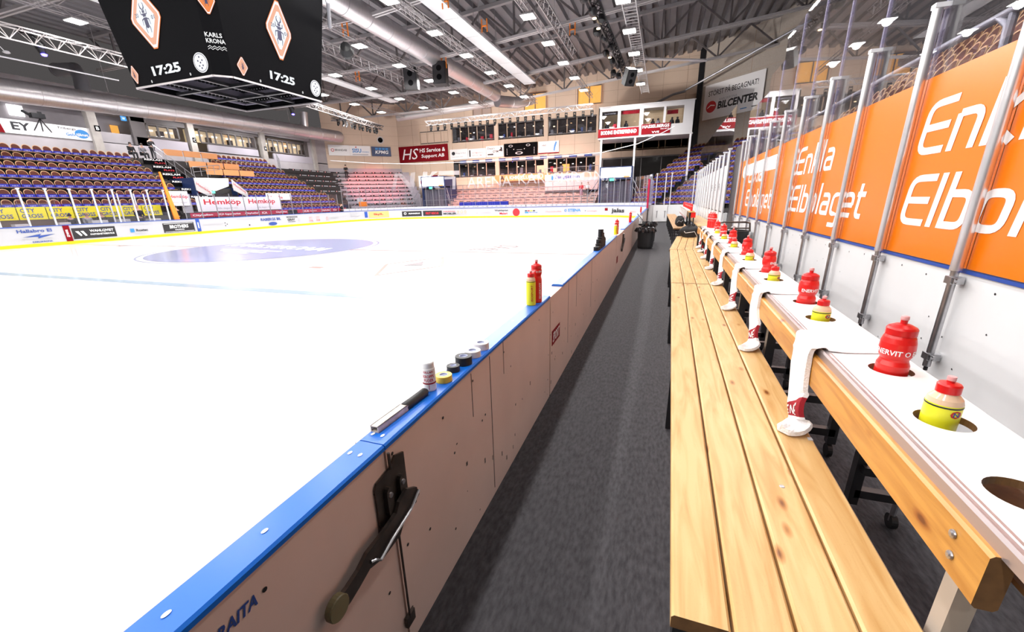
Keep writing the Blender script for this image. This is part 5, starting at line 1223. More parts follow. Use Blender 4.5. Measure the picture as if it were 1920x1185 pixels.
# windows in the end wall
wn = 4
def endwin(x0, x1, z0, z1, nw, kind):
    global wn
    b = B(); y = 53.66 if z0 < 11.5 else 53.42; wd = (x1-x0)/nw
    b.box(x0, x1, y, y+.08, z1-.1, z1, 'frame'); b.box(x0, x1, y, y+.08, z0, z0+.1, 'frame')
    for k in range(nw+1): b.box(x0+wd*k-.05, x0+wd*k+.05, y, y+.08, z0, z1, 'beigedark')
    b.box(x0, x1, y+.05, y+.06, z0, z1, 'glass')
    rnd = random.Random(wn)
    for k in range(nw):
        if kind == 'dark':
            for j in range(1):
                xx = x0+wd*k+rnd.uniform(.2, wd-.2); zz = lin(z0, z1, rnd.uniform(.55, .85))
                b.box(xx-.09, xx+.09, y+1.2, y+1.3, zz, zz+.09, rnd.choice(['warmglow', 'warmroom', 'tubeglow', 'warmroom']))
            xx = x0+wd*k+rnd.uniform(.2, wd-.6); b.box(xx, xx+rnd.uniform(.2, .4), y+.5, y+.7, z0, z0+rnd.uniform(.5, .85), rnd.choice(['clothgrey', 'clothred', 'clothblack', 'clothblack', 'textblue']))
            b.box(x0+wd*k+.1, x0+wd*k+.5, y+.35, y+.5, z0+.1, z0+.22, 'textgrey')
        elif kind == 'orange': b.box(x0+wd*k, x0+wd*(k+1), y+.12, y+.14, z0, z1, 'orangeroom'); b.box(x0+wd*k-.04, x0+wd*k+.04, y-.02, y+.02, z0, z1, 'frame')
    o = b.build(f'window_{wn}'); o['kind'] = 'structure'; wn += 1
for x0, x1, nw in ((-31.8, -27.6, 4), (-27.0, -21.0, 5), (-20.5, -14.5, 5), (-14.0, -8.15, 5)): endwin(x0, x1, 9.25 if x0 > -27.2 else 9.3, 11.0 if x0 > -30 else 10.8, nw, 'dark')
for x0, x1, nw in ((-26.2, -21.0, 4), (-20.5, -14.4, 5), (-14.1, -8.0, 5)): endwin(x0, x1, 4.9, 6.6, nw, 'dark')
endwin(-16.9, -14.2, 12.0, 13.9, 2, 'orange'); endwin(-10.4, -7.7, 12.1, 14.05, 2, 'orange'); endwin(-23.8, -21.3, 11.95, 12.9, 2, 'dark')
b = B(); b.box(-15.6, -14.4, 54.2, 54.25, 4.95, 5.9, 'yellowroom'); tag(b.build('lit_doorway'), 'pale yellow glowing doorway in the lower lounge, right of its centre', 'doorway'); b = B(); b.box(-12.3, -11.4, 54.2, 54.25, 4.9, 5.9, 'orangeroom'); tag(b.build('lit_doorway'), 'orange glowing doorway in the lower lounge above the white platform', 'doorway'); b = B(); b.box(-13.6, -13.0, 54.2, 54.25, 4.95, 5.5, 'yellowroom'); tag(b.build('lit_doorway'), 'small glowing doorway deep inside the lower lounge windows', 'doorway')
# small blue white sign row above the lower windows
t = T('sign_strip', 'thin strip of small blue and white adverts above the lower end windows', 'sign', (-20, 53.6, 6.7))
b = B()
for k in range(20): x = -26+k*.92; b.box(x, x+.86, 53.58, 53.62, 6.62, 6.9, 'signwhite' if k % 2 else 'textblue')
b.build('board', t)
# right of the lounge: dark glazed part behind the box
b = B(); b.box(-7.4, 2.3, 53.4, 53.6, 1.0, 6.2, 'darkglass'); b.box(-7.4, 2.3, 53.3, 53.42, 6.1, 6.25, 'frame'); 
for k in range(5): b.box(-7.3+k*2.2, -7.2+k*2.2, 53.3, 53.42, 1, 6.2, 'frame')
struct(b, 'window_20')

# ---- signs on the walls
def sign(label, O, xd, wdt, hgt, bg, items, cat='sign', th=.06):
    bg = 'wallsign' if bg == 'signwhite' else bg; O, xd = Vector(O), Vector(xd).normalized(); up = Vector((0, 0, 1)); n = xd.cross(up)   # towards viewer
    t = T('wall_sign', label, cat, tuple(O)); b = B(); b.obox(O+xd*wdt/2+up*hgt/2-n*th/2, xd*wdt/2, n*th/2, up*hgt/2, bg); b.build('board', t)
    b = B()
    for it in items:
        if it[0] == 't': _, s, u, v, w_, h_, m = it[:7]; b.text(s, O+xd*u+up*v+n*.012, xd, up, w_, h_, m, shear=it[7] if len(it) > 7 else 0, bold=it[8] if len(it) > 8 else .01)
        if it[0] == 'd': b.disc(O+xd*it[1]+up*it[2]+n*.008, xd*it[3], up*(it[4]), it[5], 22)
        if it[0] == 'o': b.ring(O+xd*it[1]+up*it[2]+n*.009, xd*it[3], up*(it[4]), .65, it[5])
        if it[0] == 'r': b.quad(*[O+xd*u+up*v+n*(.006 if len(it) < 7 else it[6]) for u, v in ((it[1], it[3]), (it[2], it[3]), (it[2], it[4]), (it[1], it[4]))], it[5])
        if it[0] == 'p': b.add([O+xd*u+up*v+n*.010 for u, v in it[1]], [tuple(range(len(it[1])))], it[2])
    if b.v: b.build('print', t)
    return t
XD = (1, 0, 0); CH = (s2, s2, 0)
sign('white sign with a dark red emblem, left of the blue lettered one', (-41.65, 47.1, 7.9), CH, 2.6, 1.27, 'signwhite', [('o', .5, .65, .2, .2, 'textred'), ('t', 'BRANDAB', .8, .55, 1.45, .24, 'textblack')])
sign('white sign with blue SISU lettering', (-39.8, 48.95, 7.9), CH, 2.65, 1.25, 'signwhite', [('t', 'SISU', .3, .4, 1.15, .5, 'midblue', 0, .03), ('t', 'Idrottsutbildarna', 1.55, .45, .9, .14, 'midblue'), ('r', .3, 2.3, .12, .24, 'textgrey'), ('p', [(.7, 1.0), (.82, 1.2), (.94, 1.0)], 'textred')])
sign('navy blue KPMG sign', (-37.85, 50.95, 7.92), CH, 2.55, 1.2, 'signnavy', [('t', 'KPMG', .45, .3, 1.7, .42, 'textwhite', .2, .02), ('r', .5, .85, .8, 1.05, 'midblue'), ('r', .95, 1.3, .8, 1.05, 'midblue'), ('r', 1.4, 1.75, .8, 1.05, 'midblue'), ('r', 1.85, 2.2, .8, 1.05, 'midblue')])
b = B(); b.lathe((0, 0, 0), [(0, 0), (.33, 0), (.33, .06)], 'ledblack', 24, 'y'); b.ring((0, -.01, 0), (.45, 0, 0), (0, 0, .45), .72, 'signwhite'); o = b.build('round_vent'); o.location = (-36.95, 51.9, 9.95); o.rotation_euler = (0, 0, math.pi/4); tag(o, 'round white-rimmed vent on the beige wall above the navy sign', 'vent')
HSp = [(.25, 1.5), (.9, 1.75), (1.05, 1.7), (.75, 1.1), (1.3, 1.2), (1.5, 1.75), (1.62, 1.7), (1.2, .4), (1.05, .4), (1.25, 1.05), (.72, .95), (.5, .45), (.3, .4), (.85, 1.55)]
sign('big red HS Service and Support sign', (-35.3, 53.55, 7.1), XD, 7.6, 2.03, 'signred', [('t', 'HS', .5, .35, 2.3, 1.35, 'textwhite', .3, 0), ('t', 'HS Service &', 3.3, 1.15, 3.9, .5, 'textwhite', .1, .02), ('t', 'Support AB', 3.5, .35, 3.5, .55, 'textwhite', .1, .02)])
sign('white sign with a small dark emblem, right of the red sign', (-27.4, 53.55, 7.1), XD, 2.6, 1.25, 'signwhite', [('d', .5, .75, .25, .22, 'textblack'), ('t', 'Bygg & Bad', .9, .65, 1.4, .18, 'textgrey'), ('t', 'Tel 0455-000', .3, .25, 1.6, .12, 'textgrey')])
sign('white sign with pale red print', (-24.75, 53.55, 7.12), XD, 2.5, 1.15, 'signwhite', [('r', .15, .35, .2, 1.0, 'textblack'), ('t', 'ROTMANNENS', .6, .55, 1.6, .2, 'textpink'), ('t', 'BADRUM', .6, .25, 1.3, .18, 'textpink')])
sign('white Dajas gym sign', (-22.2, 53.55, 7.14), XD, 2.4, 1.3, 'signwhite', [('t', "Daja's", .2, .85, 1.0, .3, 'textblack'), ('t', 'GYM', .9, .5, .8, .28, 'textblack', 0, .03), ('r', .2, 1.0, .22, .4, 'textblack'), ('t', 'trening', 1.1, .25, .9, .15, 'textgrey'), ('p', [(1.7, .7), (2.2, 1.1), (1.95, 1.15), (2.25, .6)], 'textblack')])
sign('black wall scoreboard between white signs', (-19.7, 53.5, 7.08), XD, 4.4, 1.5, 'ledblack', [('o', .9, 1.2, .28, .13, 'textgrey'), ('o', 3.2, 1.2, .28, .13, 'textgrey'), ('o', 2.0, .35, .5, .16, 'textgrey'), ('r', 1.7, 2.4, .7, .74, 'textgrey'), ('d', 1.3, .8, .05, .05, 'textwhite'), ('d', 2.7, .8, .05, .05, 'textwhite')]+[('r', .35, .42, z, z+.12, 'textgrey') for z in (.2, .4, .6, .8)]+[('r', 3.95, 4.02, z, z+.12, 'textgrey') for z in (.2, .4, .6, .8)], 'scoreboard')
sign('white sign with a blue country map, right of the black scoreboard', (-15.2, 53.55, 7.16), XD, 2.6, 1.4, 'signwhite', [('r', 0, 2.6, 0, .12, 'signred'), ('t', 'nkt', .5, .85, .5, .22, 'textblack'), ('t', 'Sverige', 1.1, .9, .6, .12, 'textgrey'), ('p', [(1.9, .3), (2.1, .25), (2.15, .6), (2.35, 1.2), (2.2, 1.35), (2.0, .9)], 'midblue')])
sign('white sign on the corner wall, STORST PA BEGAGNAT and BILCENTER', (3.15, 52.95, 9.4), (s2, -s2, 0), 6.6, 3.25, 'signwhite', [('t', 'STÖRST PÅ BEGAGNAT!', .5, 2.15, 5.5, .62, 'textblack'), ('t', 'KARLSKRONA', 1.9, 1.55, 2.0, .22, 'textgrey'), ('d', .95, 1.15, .62, .55, 'textred'), ('t', 'BILCENTER', 1.75, .8, 4.4, .7, 'textblack', .1, .04), ('r', 4.4, 5.1, .3, .38, 'midblue'), ('r', 5.6, 6.2, .3, .38, 'textblack'), ('p', [(.5, 1.1), (.9, 1.35), (1.4, 1.25), (1.4, 1.18), (.9, 1.25), (.5, 1.02)], 'textwhite')])
b = B(); b.box(-20.6, -13.4, 52.3, 52.5, 4.1, 4.85, 'orangewood'); b.text('KHK KLUBBEN', (-18.6, 52.28, 4.28), (1, 0, 0), (0, 0, 1), 4.0, .4, 'textwhite', bold=.02); b.text('A', (-19.9, 52.27, 4.2), (1, 0, 0), (0, 0, 1), .6, .55, 'textblack', bold=.03); tag(b.build('banner'), 'orange and brown club banner above the terrace behind the goal', 'banner')
t = T('viewing_platform', 'pink-lit white platform front with blue-lettered banner behind the goal', 'platform', (-13.4, 50, 2.4))
b = B(); b.box(-13.4, -7.2, 50.0, 50.15, 2.4, 3.75, mat('pink_lit_panel', (.68, .52, .50), .6)); b.build('front_panel', t)  # pink stage light is put into the white panel's colour
b = B(); b.box(-13.4, -8.75, 49.95, 50, 3.8, 4.5, 'signwhite'); b.disc((-12.5, 49.94, 4.15), (.14, 0, 0), (0, 0, .26), 'midblue'); b.text('Sängjätten', (-12.2, 49.94, 3.95), (1, 0, 0), (0, 0, 1), 2.9, .45, 'textblue', bold=.02); b.build('banner', t, label='white banner, blue lettering')
b = B(); b.box(-8.75, -7.2, 49.95, 50, 3.75, 4.1, 'signwhite'); b.tube([(-13.4, 50, 5.2), (-7.2, 50, 5.25)], .03, 'barrier', 6); 
for x in (-13.4, -12.2, -10.9, -9.5, -8.3, -7.2): b.tube([(x, 50, 3.7), (x, 50, 5.2)], .025, 'barrier', 6)
b.build('rail', t)
b = B(); b.box(-22.4, -16.4, 45.3, 45.6, 1.0, 1.7, 'bluelamp'); tag(b.build('blue_banner'), 'long deep blue banner low behind the end glass', 'banner')
sign('small white sign with a red and white letter print on the left terrace', (-30.7, 50.5, 3.6), XD, 3.0, 1.5, 'signwhite', [('t', 'EDAFORS', .3, .5, 1.5, .4, 'textred', 0, .03), ('r', 1.9, 2.9, 0, 1.5, 'signred')])
# portals
def portal(label, x0, x1, y, zs0, zs1, zf, depth=3.0):
    t = T('portal', label, 'portal', (x0, y, zf)); b = B()
    b.box(x0-.15, x1+.15, y-.05, y+depth, zs0-.12, zs1+.1, 'signnavy'); b.box(x0-.15, x0, y, y+depth, zf, zs0, 'signnavy'); b.box(x1, x1+.15, y, y+depth, zf, zs0, 'signnavy'); b.build('hood', t)
    b = B(); b.box(x0, x1, y-.09, y-.05, zs0+.08, zs1, 'screen'); b.build('screen', t, label='glowing white screen')
    b = B(); b.box(x0+.9, x0+1.35, y-.10, y-.05, zs0-.25, zs0-.02, 'exit'); b.build('exit_sign', t, label='green exit sign')
    b = B(); b.box(x1-.7, x1-.1, y-.10, y-.05, zs0+.05, zs0+.2, 'textorange'); b.build('orange_logo', t)
    b = B(); n = 16
    vs = [(lin(x0, x1, k/n), y+.3+(.1 if k % 2 else 0), z) for z in (zf, zs0-.3) for k in range(n+1)]; b.add(vs, [(k, k+1, n+2+k, n+1+k) for k in range(n)], 'curtain'); b.build('curtain', t)
    b = B()
    for s_ in (-1, 1):
        xx = x0-.3 if s_ < 0 else x1+.3
        b.tube([(xx, y, zs0-.2), (xx+s_*.9, y-1.0, zf+.9), (xx+s_*.9, y-1.0, zf)], .04, 'barrier', 6); b.tube([(xx, y, zs0-.9), (xx+s_*.9, y-1.0, zf+.4)], .03, 'barrier', 6)
    b.build('rail', t)
portal('entrance portal with glowing white screen, left of the goal terrace', -27.7, -24.8, 46.4, 3.55, 4.6, 1.0)
portal('entrance portal with glowing white screen, right of the goal terrace', -6.4, -3.4, 46.4, 3.7, 4.72, 1.0)
t = T('portal', 'entrance portal with slanted white banners in the left stand', 'portal', (-35, 26, 2.6))
b = B(); b.box(-38, -35.05, 24.3, 24.45, 2.4, 4.05, 'signnavy'); b.box(-38, -35.05, 28.4, 28.55, 2.4, 3.4, 'signnavy'); b.box(-38, -37.8, 24.3, 28.5, 2.4, 4.1, 'darkroom'); b.build('hood', t)
b = B(); b.prism([(-35.3, 24.5, 4.05), (-35.3, 25.6, 3.15), (-35.3, 26.1, 3.1), (-35.3, 27.3, 3.5), (-35.3, 27.4, 4.1)], (.05, 0, 0), 'screen'); b.build('screen', t, label='glowing white screen')
b = B(); b.box(-35.28, -35.2, 25.55, 25.95, 2.9, 3.07, 'exit'); b.build('exit_sign', t, label='green exit sign')
for a, c, z0, z1 in ((24.3, 25.5, 3.45, 2.7), (27.45, 28.7, 3.5, 2.75)):
    b = B(); zt0, zt1 = (4.05, 3.2) if a < 25 else (4.05, 3.0)
    b.prism([(-35, a, z0-.35), (-35, c, z1-.2), (-35, c, zt1), (-35, a, zt0)], (.05, 0, 0), 'signwhite'); b.text('Hemköp', (-34.94, a+.1, z0-.02), (0, .83, -.56), (0, 0, 1), 1.2, .32, 'textred'); b.build('side_banner', t)
# Hemkop banners
def banner(label, y0, y1, z0, z1, bg, items, x=-32.5):
    t = T('banner', label, 'banner', (x, y0, z0)); b = B(); b.box(x-.03, x, y0, y1, z0, z1, 'brightcloth' if bg == 'signwhite' else bg); b.build('cloth', t); b = B()
    for s, y, z, w_, h_, m in items: b.text(s, (x+.006, y, z), (0, 1, 0), (0, 0, 1), w_, h_, m, bold=.02)
    b.build('lettering', t)
banner('large white Hemköp banner, two red names side by side', 22.35, 29.8, 1.5, 2.55, 'signwhite', [('Hemköp', 22.9, 1.88, 3.0, .5, 'textred'), ('Alla dagar 7-22', 23.8, 1.62, 1.7, .16, 'textgrey'), ('Hemköp', 26.6, 1.9, 2.6, .5, 'textred'), ('Alla dagar 7-22', 27.3, 1.62, 1.5, .16, 'textgrey')])
banner('smaller white Hemköp banner behind the orange pad', 20.6, 21.95, 1.95, 2.95, 'signwhite', [('Hemköp', 20.65, 2.4, 1.25, .3, 'textred'), ('Alla dagar', 20.8, 2.1, 1.0, .14, 'textgrey')], -32.6)
banner('grey info board left of the large white banner', 21.5, 22.2, 1.45, 2.75, 'textgrey', [('ICA', 21.65, 2.5, .4, .1, 'textred'), ('7-22', 21.65, 1.9, .4, .12, 'textblack')], -32.8)
banner('long crimson ICA and Cityhallen banner, left part', 21.65, 30.3, 1.1, 1.42, 'pinkred', [('Cityhallen', 21.8, 1.17, 1.5, .16, 'textwhite'), ('ICA Supermarket', 23.8, 1.17, 1.8, .17, 'textwhite'), ('Cityhallen', 26.0, 1.17, 1.3, .16, 'textwhite'), ('ICA', 27.6, 1.17, .5, .17, 'textwhite'), ('Cityhallen', 29.0, 1.17, 1.2, .16, 'textwhite')], -32.4)
banner('crimson ICA and Cityhallen banner, right part near the corner', 31.6, 38.2, 1.1, 1.42, 'pinkred', [('ICA', 32.4, 1.17, .6, .17, 'textwhite'), ('Supermarket', 33.1, 1.2, .9, .1, 'textwhite'), ('Cityhallen', 34.6, 1.17, 1.3, .16, 'textwhite'), ('ICA', 36.3, 1.17, .5, .17, 'textwhite')], -32.6)
banner('small white banner on the seats right of the portal', 29.7, 32.5, 2.3, 2.9, 'signwhite', [('Handla', 29.9, 2.45, 1.6, .2, 'textred')], -34.0)
b = B(); b.box(-31.9, -31.85, 39.6, 41.0, 1.5, 2.0, 'netorange'); b.box(-31.95, -31.9, 39.4, 40.4, 1.9, 2.4, 'signwhite'); tag(b.build('orange_cloth'), 'orange and white cloth hung on the front of the left corner terrace', 'cloth')

# NKT / arena lettering printed on the safety net behind the goal, with its white tube
t = T('safety_net_print', 'translucent white NKT ARENA KARLSKRONA lettering on the net behind the goal', 'lettering', (-20, 44.3, 3))
b = B(); Yn = 44.35
def band(pts): b.add([(x, Yn, z) for x, z in pts], [tuple(range(len(pts)))], 'netfilm')
for off in (0, .0):
    band([(-30.7, 3.3), (-30.2, 3.3), (-29.6, 5.1), (-30.1, 5.1)]); band([(-29.9, 5.1), (-29.2, 5.1), (-27.6, 3.3), (-28.3, 3.3)]); band([(-28.3, 3.3), (-27.7, 3.3), (-27.3, 5.1), (-27.9, 5.1)])
band([(-26.6, 3.35), (-26.0, 3.35), (-25.7, 5.1), (-26.3, 5.1)]); band([(-25.9, 4.2), (-25.3, 4.5), (-24.3, 5.1), (-25.1, 5.1)]); band([(-25.6, 4.2), (-25.0, 4.2), (-24.2, 3.3), (-24.9, 3.3)])
band([(-24.3, 5.1), (-21.7, 5.05), (-21.7, 4.6), (-24.3, 4.7)]); band([(-23.6, 4.45), (-22.2, 4.45), (-22.2, 4.2), (-23.6, 4.2)]); band([(-22.6, 4.2), (-22.2, 4.2), (-22.3, 3.1), (-22.7, 3.1)])
b.build('logo', t)
b = B(); b.text('ARENA', (-20.8, Yn, 3.24), (1, 0, 0), (0, 0, 1), 5.2, 1.05, 'netfilm'); b.text('KARLSKRONA', (-14.8, Yn, 3.38), (1, 0, 0), (0, 0, 1), 10.2, 1.05, 'netfilm'); b.build('lettering', t)
b = B(); pts = [(-35.3, 40, 6.44), (-31, 41.5, 6.05), (-26.4, 43.5, 5.9), (-20.2, 44.4, 5.88), (-11.9, 44.4, 5.9), (-6, 43.5, 5.95), (-2.6, 41.5, 6.3), (-.6, 40, 6.85), (.3, 38, 7.0)]
b.tube(pts, .03, 'postwhite', 8); tag(b.build('net_tube'), 'thin white curved tube carrying the net behind the goal', 'tube')

# media box on the right
t = T('media_box', 'white raised commentary box with four windows on slim legs', 'commentary box', (-6.9, 47, 7.6))
b = B(); y0, y1 = 47.0, 50.5
b.box(-6.95, 2.1, y0, y0+.1, 10.05, 10.42, 'signwhite'); b.box(-6.95, 2.1, y0, y0+.1, 7.6, 8.5, 'signwhite')
for x0, x1 in ((-6.95, -6.62), (-5.05, -4.78), (-2.95, -2.58), (-.72, -.5), (1.1, 2.1)): b.box(x0, x1, y0, y0+.1, 8.5, 10.05, 'signwhite')
b.box(-6.95, 2.1, y0, y1, 7.5, 7.6, 'signwhite'); b.box(-6.95, 2.1, y0, y1, 10.4, 10.5, 'signwhite'); b.box(-6.95, -6.85, y0, y1, 7.6, 10.4, 'signwhite'); b.box(2.0, 2.1, y0, y1, 7.6, 10.4, 'signwhite'); b.box(-6.95, 2.1, y1, y1+.1, 7.6, 10.4, mat('box_back_wall_glow', (.50, .38, .22), .7, emit=.12)); b.build('shell', t)  # back wall glows in place of lamps inside the box
b = B(); b.box(-6.6, 1.1, y0+.04, y0+.05, 8.5, 10.05, 'glass'); b.build('window', t)
b = B(); b.box(-6.6, -5.1, y0+.3, y0+.34, 9.75, 10.02, 'ledblack'); b.text('HAGSPUNKTEN', (-6.4, y0+.29, 9.82), (1, 0, 0), (0, 0, 1), 1.1, .12, 'textgrey'); b.box(-4.75, -3.0, y0+.3, y0+.34, 9.72, 10.02, 'signred'); b.box(-.4, .6, y0+.3, y0+.34, 9.4, 9.75, 'signred'); b.build('inner_sign', t)
for k, (x, m) in enumerate(((-6.2, 'clothblack'), (-5.4, 'clothred'), (-4.3, 'clothblack'), (-1.7, 'clothblack'), (-1.2, 'clothgrey'), (.1, 'clothblack'), (.6, 'clothblack'))):
    b = B(); blob(b, (x, y0+.9, 8.75), .22, .18, .28, m, k, 1, 8); b.lathe((x, y0+.9, 9.02), [(0, .2), (.08, .18), (.11, .08), (.06, 0)], 'hair', 10); b.build('occupant', t, True, label='seated occupant in dark clothes')
b = B(); b.box(-6.95, -2.95, y0-.06, y0, 7.66, 8.45, 'signred'); b.text('BODINS ENTREPRENAD', (-6.65, y0-.07, 7.92), (1, 0, 0), (0, 0, 1), 3.5, .36, 'textwhite', bold=.03); b.build('red_sign', t, label='red sign, BODINS ENTREPRENAD')
b = B(); b.box(-2.7, 0.0, y0-.06, y0, 7.7, 8.62, 'signred'); b.text('HASSELBERGS', (-2.6, y0-.07, 8.25), (1, 0, 0), (0, 0, 1), 2.5, .28, 'textwhite', bold=.03); b.text('VVS', (-1.7, y0-.07, 7.77), (1, 0, 0), (0, 0, 1), .7, .18, 'textwhite', bold=.03); b.text('0455-000 00', (-.9, y0-.07, 8.06), (1, 0, 0), (0, 0, 1), .8, .1, 'textwhite'); b.build('red_sign', t, label='red sign, HASSELBERGS VVS')
for x in (-6.6, -3.25, 1.9): b = B(); b.box(x-.09, x+.09, y0, y0+.18, 1.2, 7.5, 'postwhite'); b.build('leg', t)

# ================================================================ ROOF
def roofz(x): return 14.4+max(0, (x+17)*.09)
b = B(); prof = []
x = -43.0
while x < 14: prof += [(x, 0), (x+.42, 0), (x+.50, .28), (x+.82, .28), (x+.90, 0)]; x += .90
vs = [(px_, y, roofz(px_)+dz) for y in (-22, 54) for px_, dz in prof]; n = len(prof)
b.add(vs, [(k, k+1, n+k+1, n+k) for k in range(n-1)], 'deck'); struct(b, 'ceiling')
def lattice(b, P, Q, w_, h, seg, m, r=.03, tri=False):
    P, Q = Vector(P), Vector(Q); d = (Q-P); L = d.length; d.normalize(); sd = d.cross(Vector((0, 0, 1))).normalized(); up = Vector((0, 0, 1))
    co = [(-w_/2, 0), (w_/2, 0), (-w_/2, h), (w_/2, h)] if not tri else [(-w_/2, h), (w_/2, h), (0, 0)]
    for a, c in co: b.bar(P+sd*a+up*c, Q+sd*a+up*c, r*2, r*2, m)
    nseg = max(1, int(L/seg))
    for k in range(nseg):
        a, c = P+d*(L*k/nseg), P+d*(L*(k+1)/nseg); mid = (a+c)/2
        if tri:
            b.bar(a+sd*-w_/2+up*h, mid, r, r, m); b.bar(mid, c+sd*-w_/2+up*h, r, r, m); b.bar(a+sd*w_/2+up*h, mid, r, r, m); b.bar(mid, c+sd*w_/2+up*h, r, r, m); b.bar(a+sd*-w_/2+up*h, c+sd*w_/2+up*h, r, r, m)
        else:
            for s_ in (-1, 1): b.bar(a+sd*s_*w_/2, mid+sd*s_*w_/2+up*h, r*1.2, r*1.2, m); b.bar(mid+sd*s_*w_/2+up*h, c+sd*s_*w_/2, r*1.2, r*1.2, m)
            b.bar(a-sd*w_/2, mid+sd*w_/2, r, r, m); b.bar(mid+sd*w_/2, c-sd*w_/2, r, r, m)
# big steel roof trusses across the hall
for i, Y in enumerate((8, 16, 24, 32, 40, 48)):
    t = T('roof_truss', f'grey steel roof truss across the hall, {ORD[i]} from the camera', 'roof truss', (-16, Y, 12), 'roof trusses across the hall')
    xs = [-42, -17, 13]
    b = B()
    for a, c in zip(xs[:-1], xs[1:]):
        for o in (-.13, .13): b.bar((a, Y+o, roofz(a)-2.35), (c, Y+o, roofz(c)-2.35), .12, .16, 'chord')
    b.build('bottom_chord', t)
    b = B()
    for a, c in zip(xs[:-1], xs[1:]): b.bar((a, Y, roofz(a)-.12), (c, Y, roofz(c)-.12), .3, .22, 'roofsteel')
    b.build('top_chord', t)
    b = B(); x = -42.0
    while x < 12:
        m_ = x+2.4; e = x+4.8
        b.bar((x, Y, roofz(x)-.2), (m_, Y, roofz(m_)-2.35), .13, .13, 'roofweb'); b.bar((m_, Y, roofz(m_)-2.35), (e, Y, roofz(e)-.2), .13, .13, 'roofweb'); b.bar((m_, Y, roofz(m_)-2.35), (m_, Y, roofz(m_)-.2), .12, .12, 'roofweb'); x += 4.8
    b.build('web', t, label='diagonal web bars')
# light rows: thin lattice along the hall with flat lamps
rows = [(-2.75, 11.3), (-7.7, 11.3), (-13.4, 11.3), (-18.7, 11.3), (-24.4, 11.3), (-29.6, 11.3)]
LY = [-14.0, -8.5, -3.0, 2.5, 8.0, 12.2, 16.5, 20.8, 25.2, 29.5, 33.8, 38.0, 42.3]
ld = bpy.data.lights.new('hall_lamp_light', 'SPOT'); ld.spot_size = math.radians(168); ld.spot_blend = .25; ld.shadow_soft_size = .22; ld.energy = LAMP_W; ld.color = (1, .97, .95)
fill_ld = ld.copy(); fill_ld.energy = LAMP_W*.22  # weaker copy for the fill lamps added over the right stand
lamp0 = None
def lamp_proto():
    t = T('hall_lamp', 'flat lamp', 'lamp', (0, 0, 0)); b = B()
    b.add([(a*.36*q, c*.36*q, z) for q, z in ((1, 0), (1, .05), (.55, .16)) for a, c in ((-1, -1), (1, -1), (1, 1), (-1, 1))], [(0, 1, 5, 4), (1, 2, 6, 5), (2, 3, 7, 6), (3, 0, 4, 7), (4, 5, 9, 8), (5, 6, 10, 9), (6, 7, 11, 10), (7, 4, 8, 11), (8, 9, 10, 11)], 'tray'); b.build('housing', t)
    b = B(); b.box(-.34, .34, -.34, .34, -.02, 0, 'lampglow'); b.build('diffuser', t, label='glowing diffuser'); return t
rowname = ['right', 'second from right', 'third from right', 'third from left', 'second from left', 'left']
for i, (x, z) in enumerate(rows):
    t = T('lamp_rail', f'thin lattice rail carrying the {rowname[i]} row of ceiling lamps', 'lamp rail', (x, 16, z), 'lamp rails')
    b = B()
    if i == 0:
        for s_ in (-.35, .35): b.bar((x+.2+s_, -16, z+.1), (x+.2+s_, 47, z+.1), .05, .12, 'tray')
        y = -16
        while y < 47: b.bar((x-.15, y, z+.08), (x+.55, y, z+.08), .06, .03, 'tray'); y += .45
    else: lattice(b, (x, -16, z), (x, 46.5, z), .3, .3, 1.1, 'truss', .018)
    b.build('rail', t)
    each('hanger', t, LY, lambda q, y: q.bar((x, y+1.5, z+.1), (x, y+1.5, roofz(x)), .02, .02, 'roofsteel'))
    for j, y in enumerate(LY):
        if i == 3 and 10 < y < 18: continue
        lb = f'flat glowing ceiling lamp in the {rowname[i]} row, {ORD[j]} from behind the camera'
        if lamp0 is None: lamp0 = lamp_proto(); o = lamp0; o.location = (x, y, z-.15); o['label'] = lb; o['group'] = 'ceiling lamps'
        else: o = dup(lamp0, (x, y, z-.15), lb, 0, 'ceiling lamps')
        lo = bpy.data.objects.new('lamp_light', ld); COL.objects.link(lo); lo.location = (0, 0, -.06); lo.parent = o
for y in (3.0, 9.0, 15.0, 22.0): o = dup(lamp0, (3.6, y, 11.3), f'added fill lamp over the stand right of the orange wall, {ORD[int(y/6)]} from the camera', 0, 'added fill lamps over the right stand'); lo = bpy.data.objects.new('lamp_light', fill_ld); COL.objects.link(lo); lo.location = (0, 0, -.06); lo.parent = o  # lamps added out of view to brighten the seats behind the orange wall
b = B(); lattice(b, (3.6, -2, 11.45), (3.6, 24, 11.45), .3, .3, 1.1, 'truss', .018); tag(b.build('lamp_rail'), 'added lattice rail for the fill lamps right of the orange wall', 'lamp rail')  # rail only carries the added fill lamps
# white radiant ceiling panels, ducts
def radiant(label, x, z, y0, y1, w_):
    t = T('radiant_panel', label, 'ceiling panel', (x, y0, z)); b = B(); y = y0
    while y < y1: b.box(x-w_/2, x+w_/2, y+.02, min(y+3, y1)-.02, z, z+.12, 'radiant'); y += 3
    b.build('panel', t); each('hanger', t, [y0+1+3*k for k in range(int((y1-y0-1)/3)+1)], lambda q, y: q.bar((x, y, z+.1), (x, y, roofz(x)), .03, .03, 'roofsteel'))
radiant('long row of white ceiling panels running over the right half of the ice', -12.6, 12.0, 5, 41.7, 1.1)
radiant('shorter row of white ceiling panels over the left half, seen past the cube', -28.0, 12.0, 8, 42.6, 1.0)
def ductseg(b, pts, r, m='duct', n=22, step=2.0):
    P = [Vector(p) for p in pts]; b.tube(P, r, m, n)
    for a, c in zip(P[:-1], P[1:]):
        L = (c-a).length; k = step
        d = (c-a).normalized()
        while k < L: q = a+d*k; b.tube([q-d*.03, q+d*.03], r+.02, m, n); k += step
t = T('air_duct', 'huge silver air duct along the top of the left stand', 'air duct', (-38.2, 20, 9))
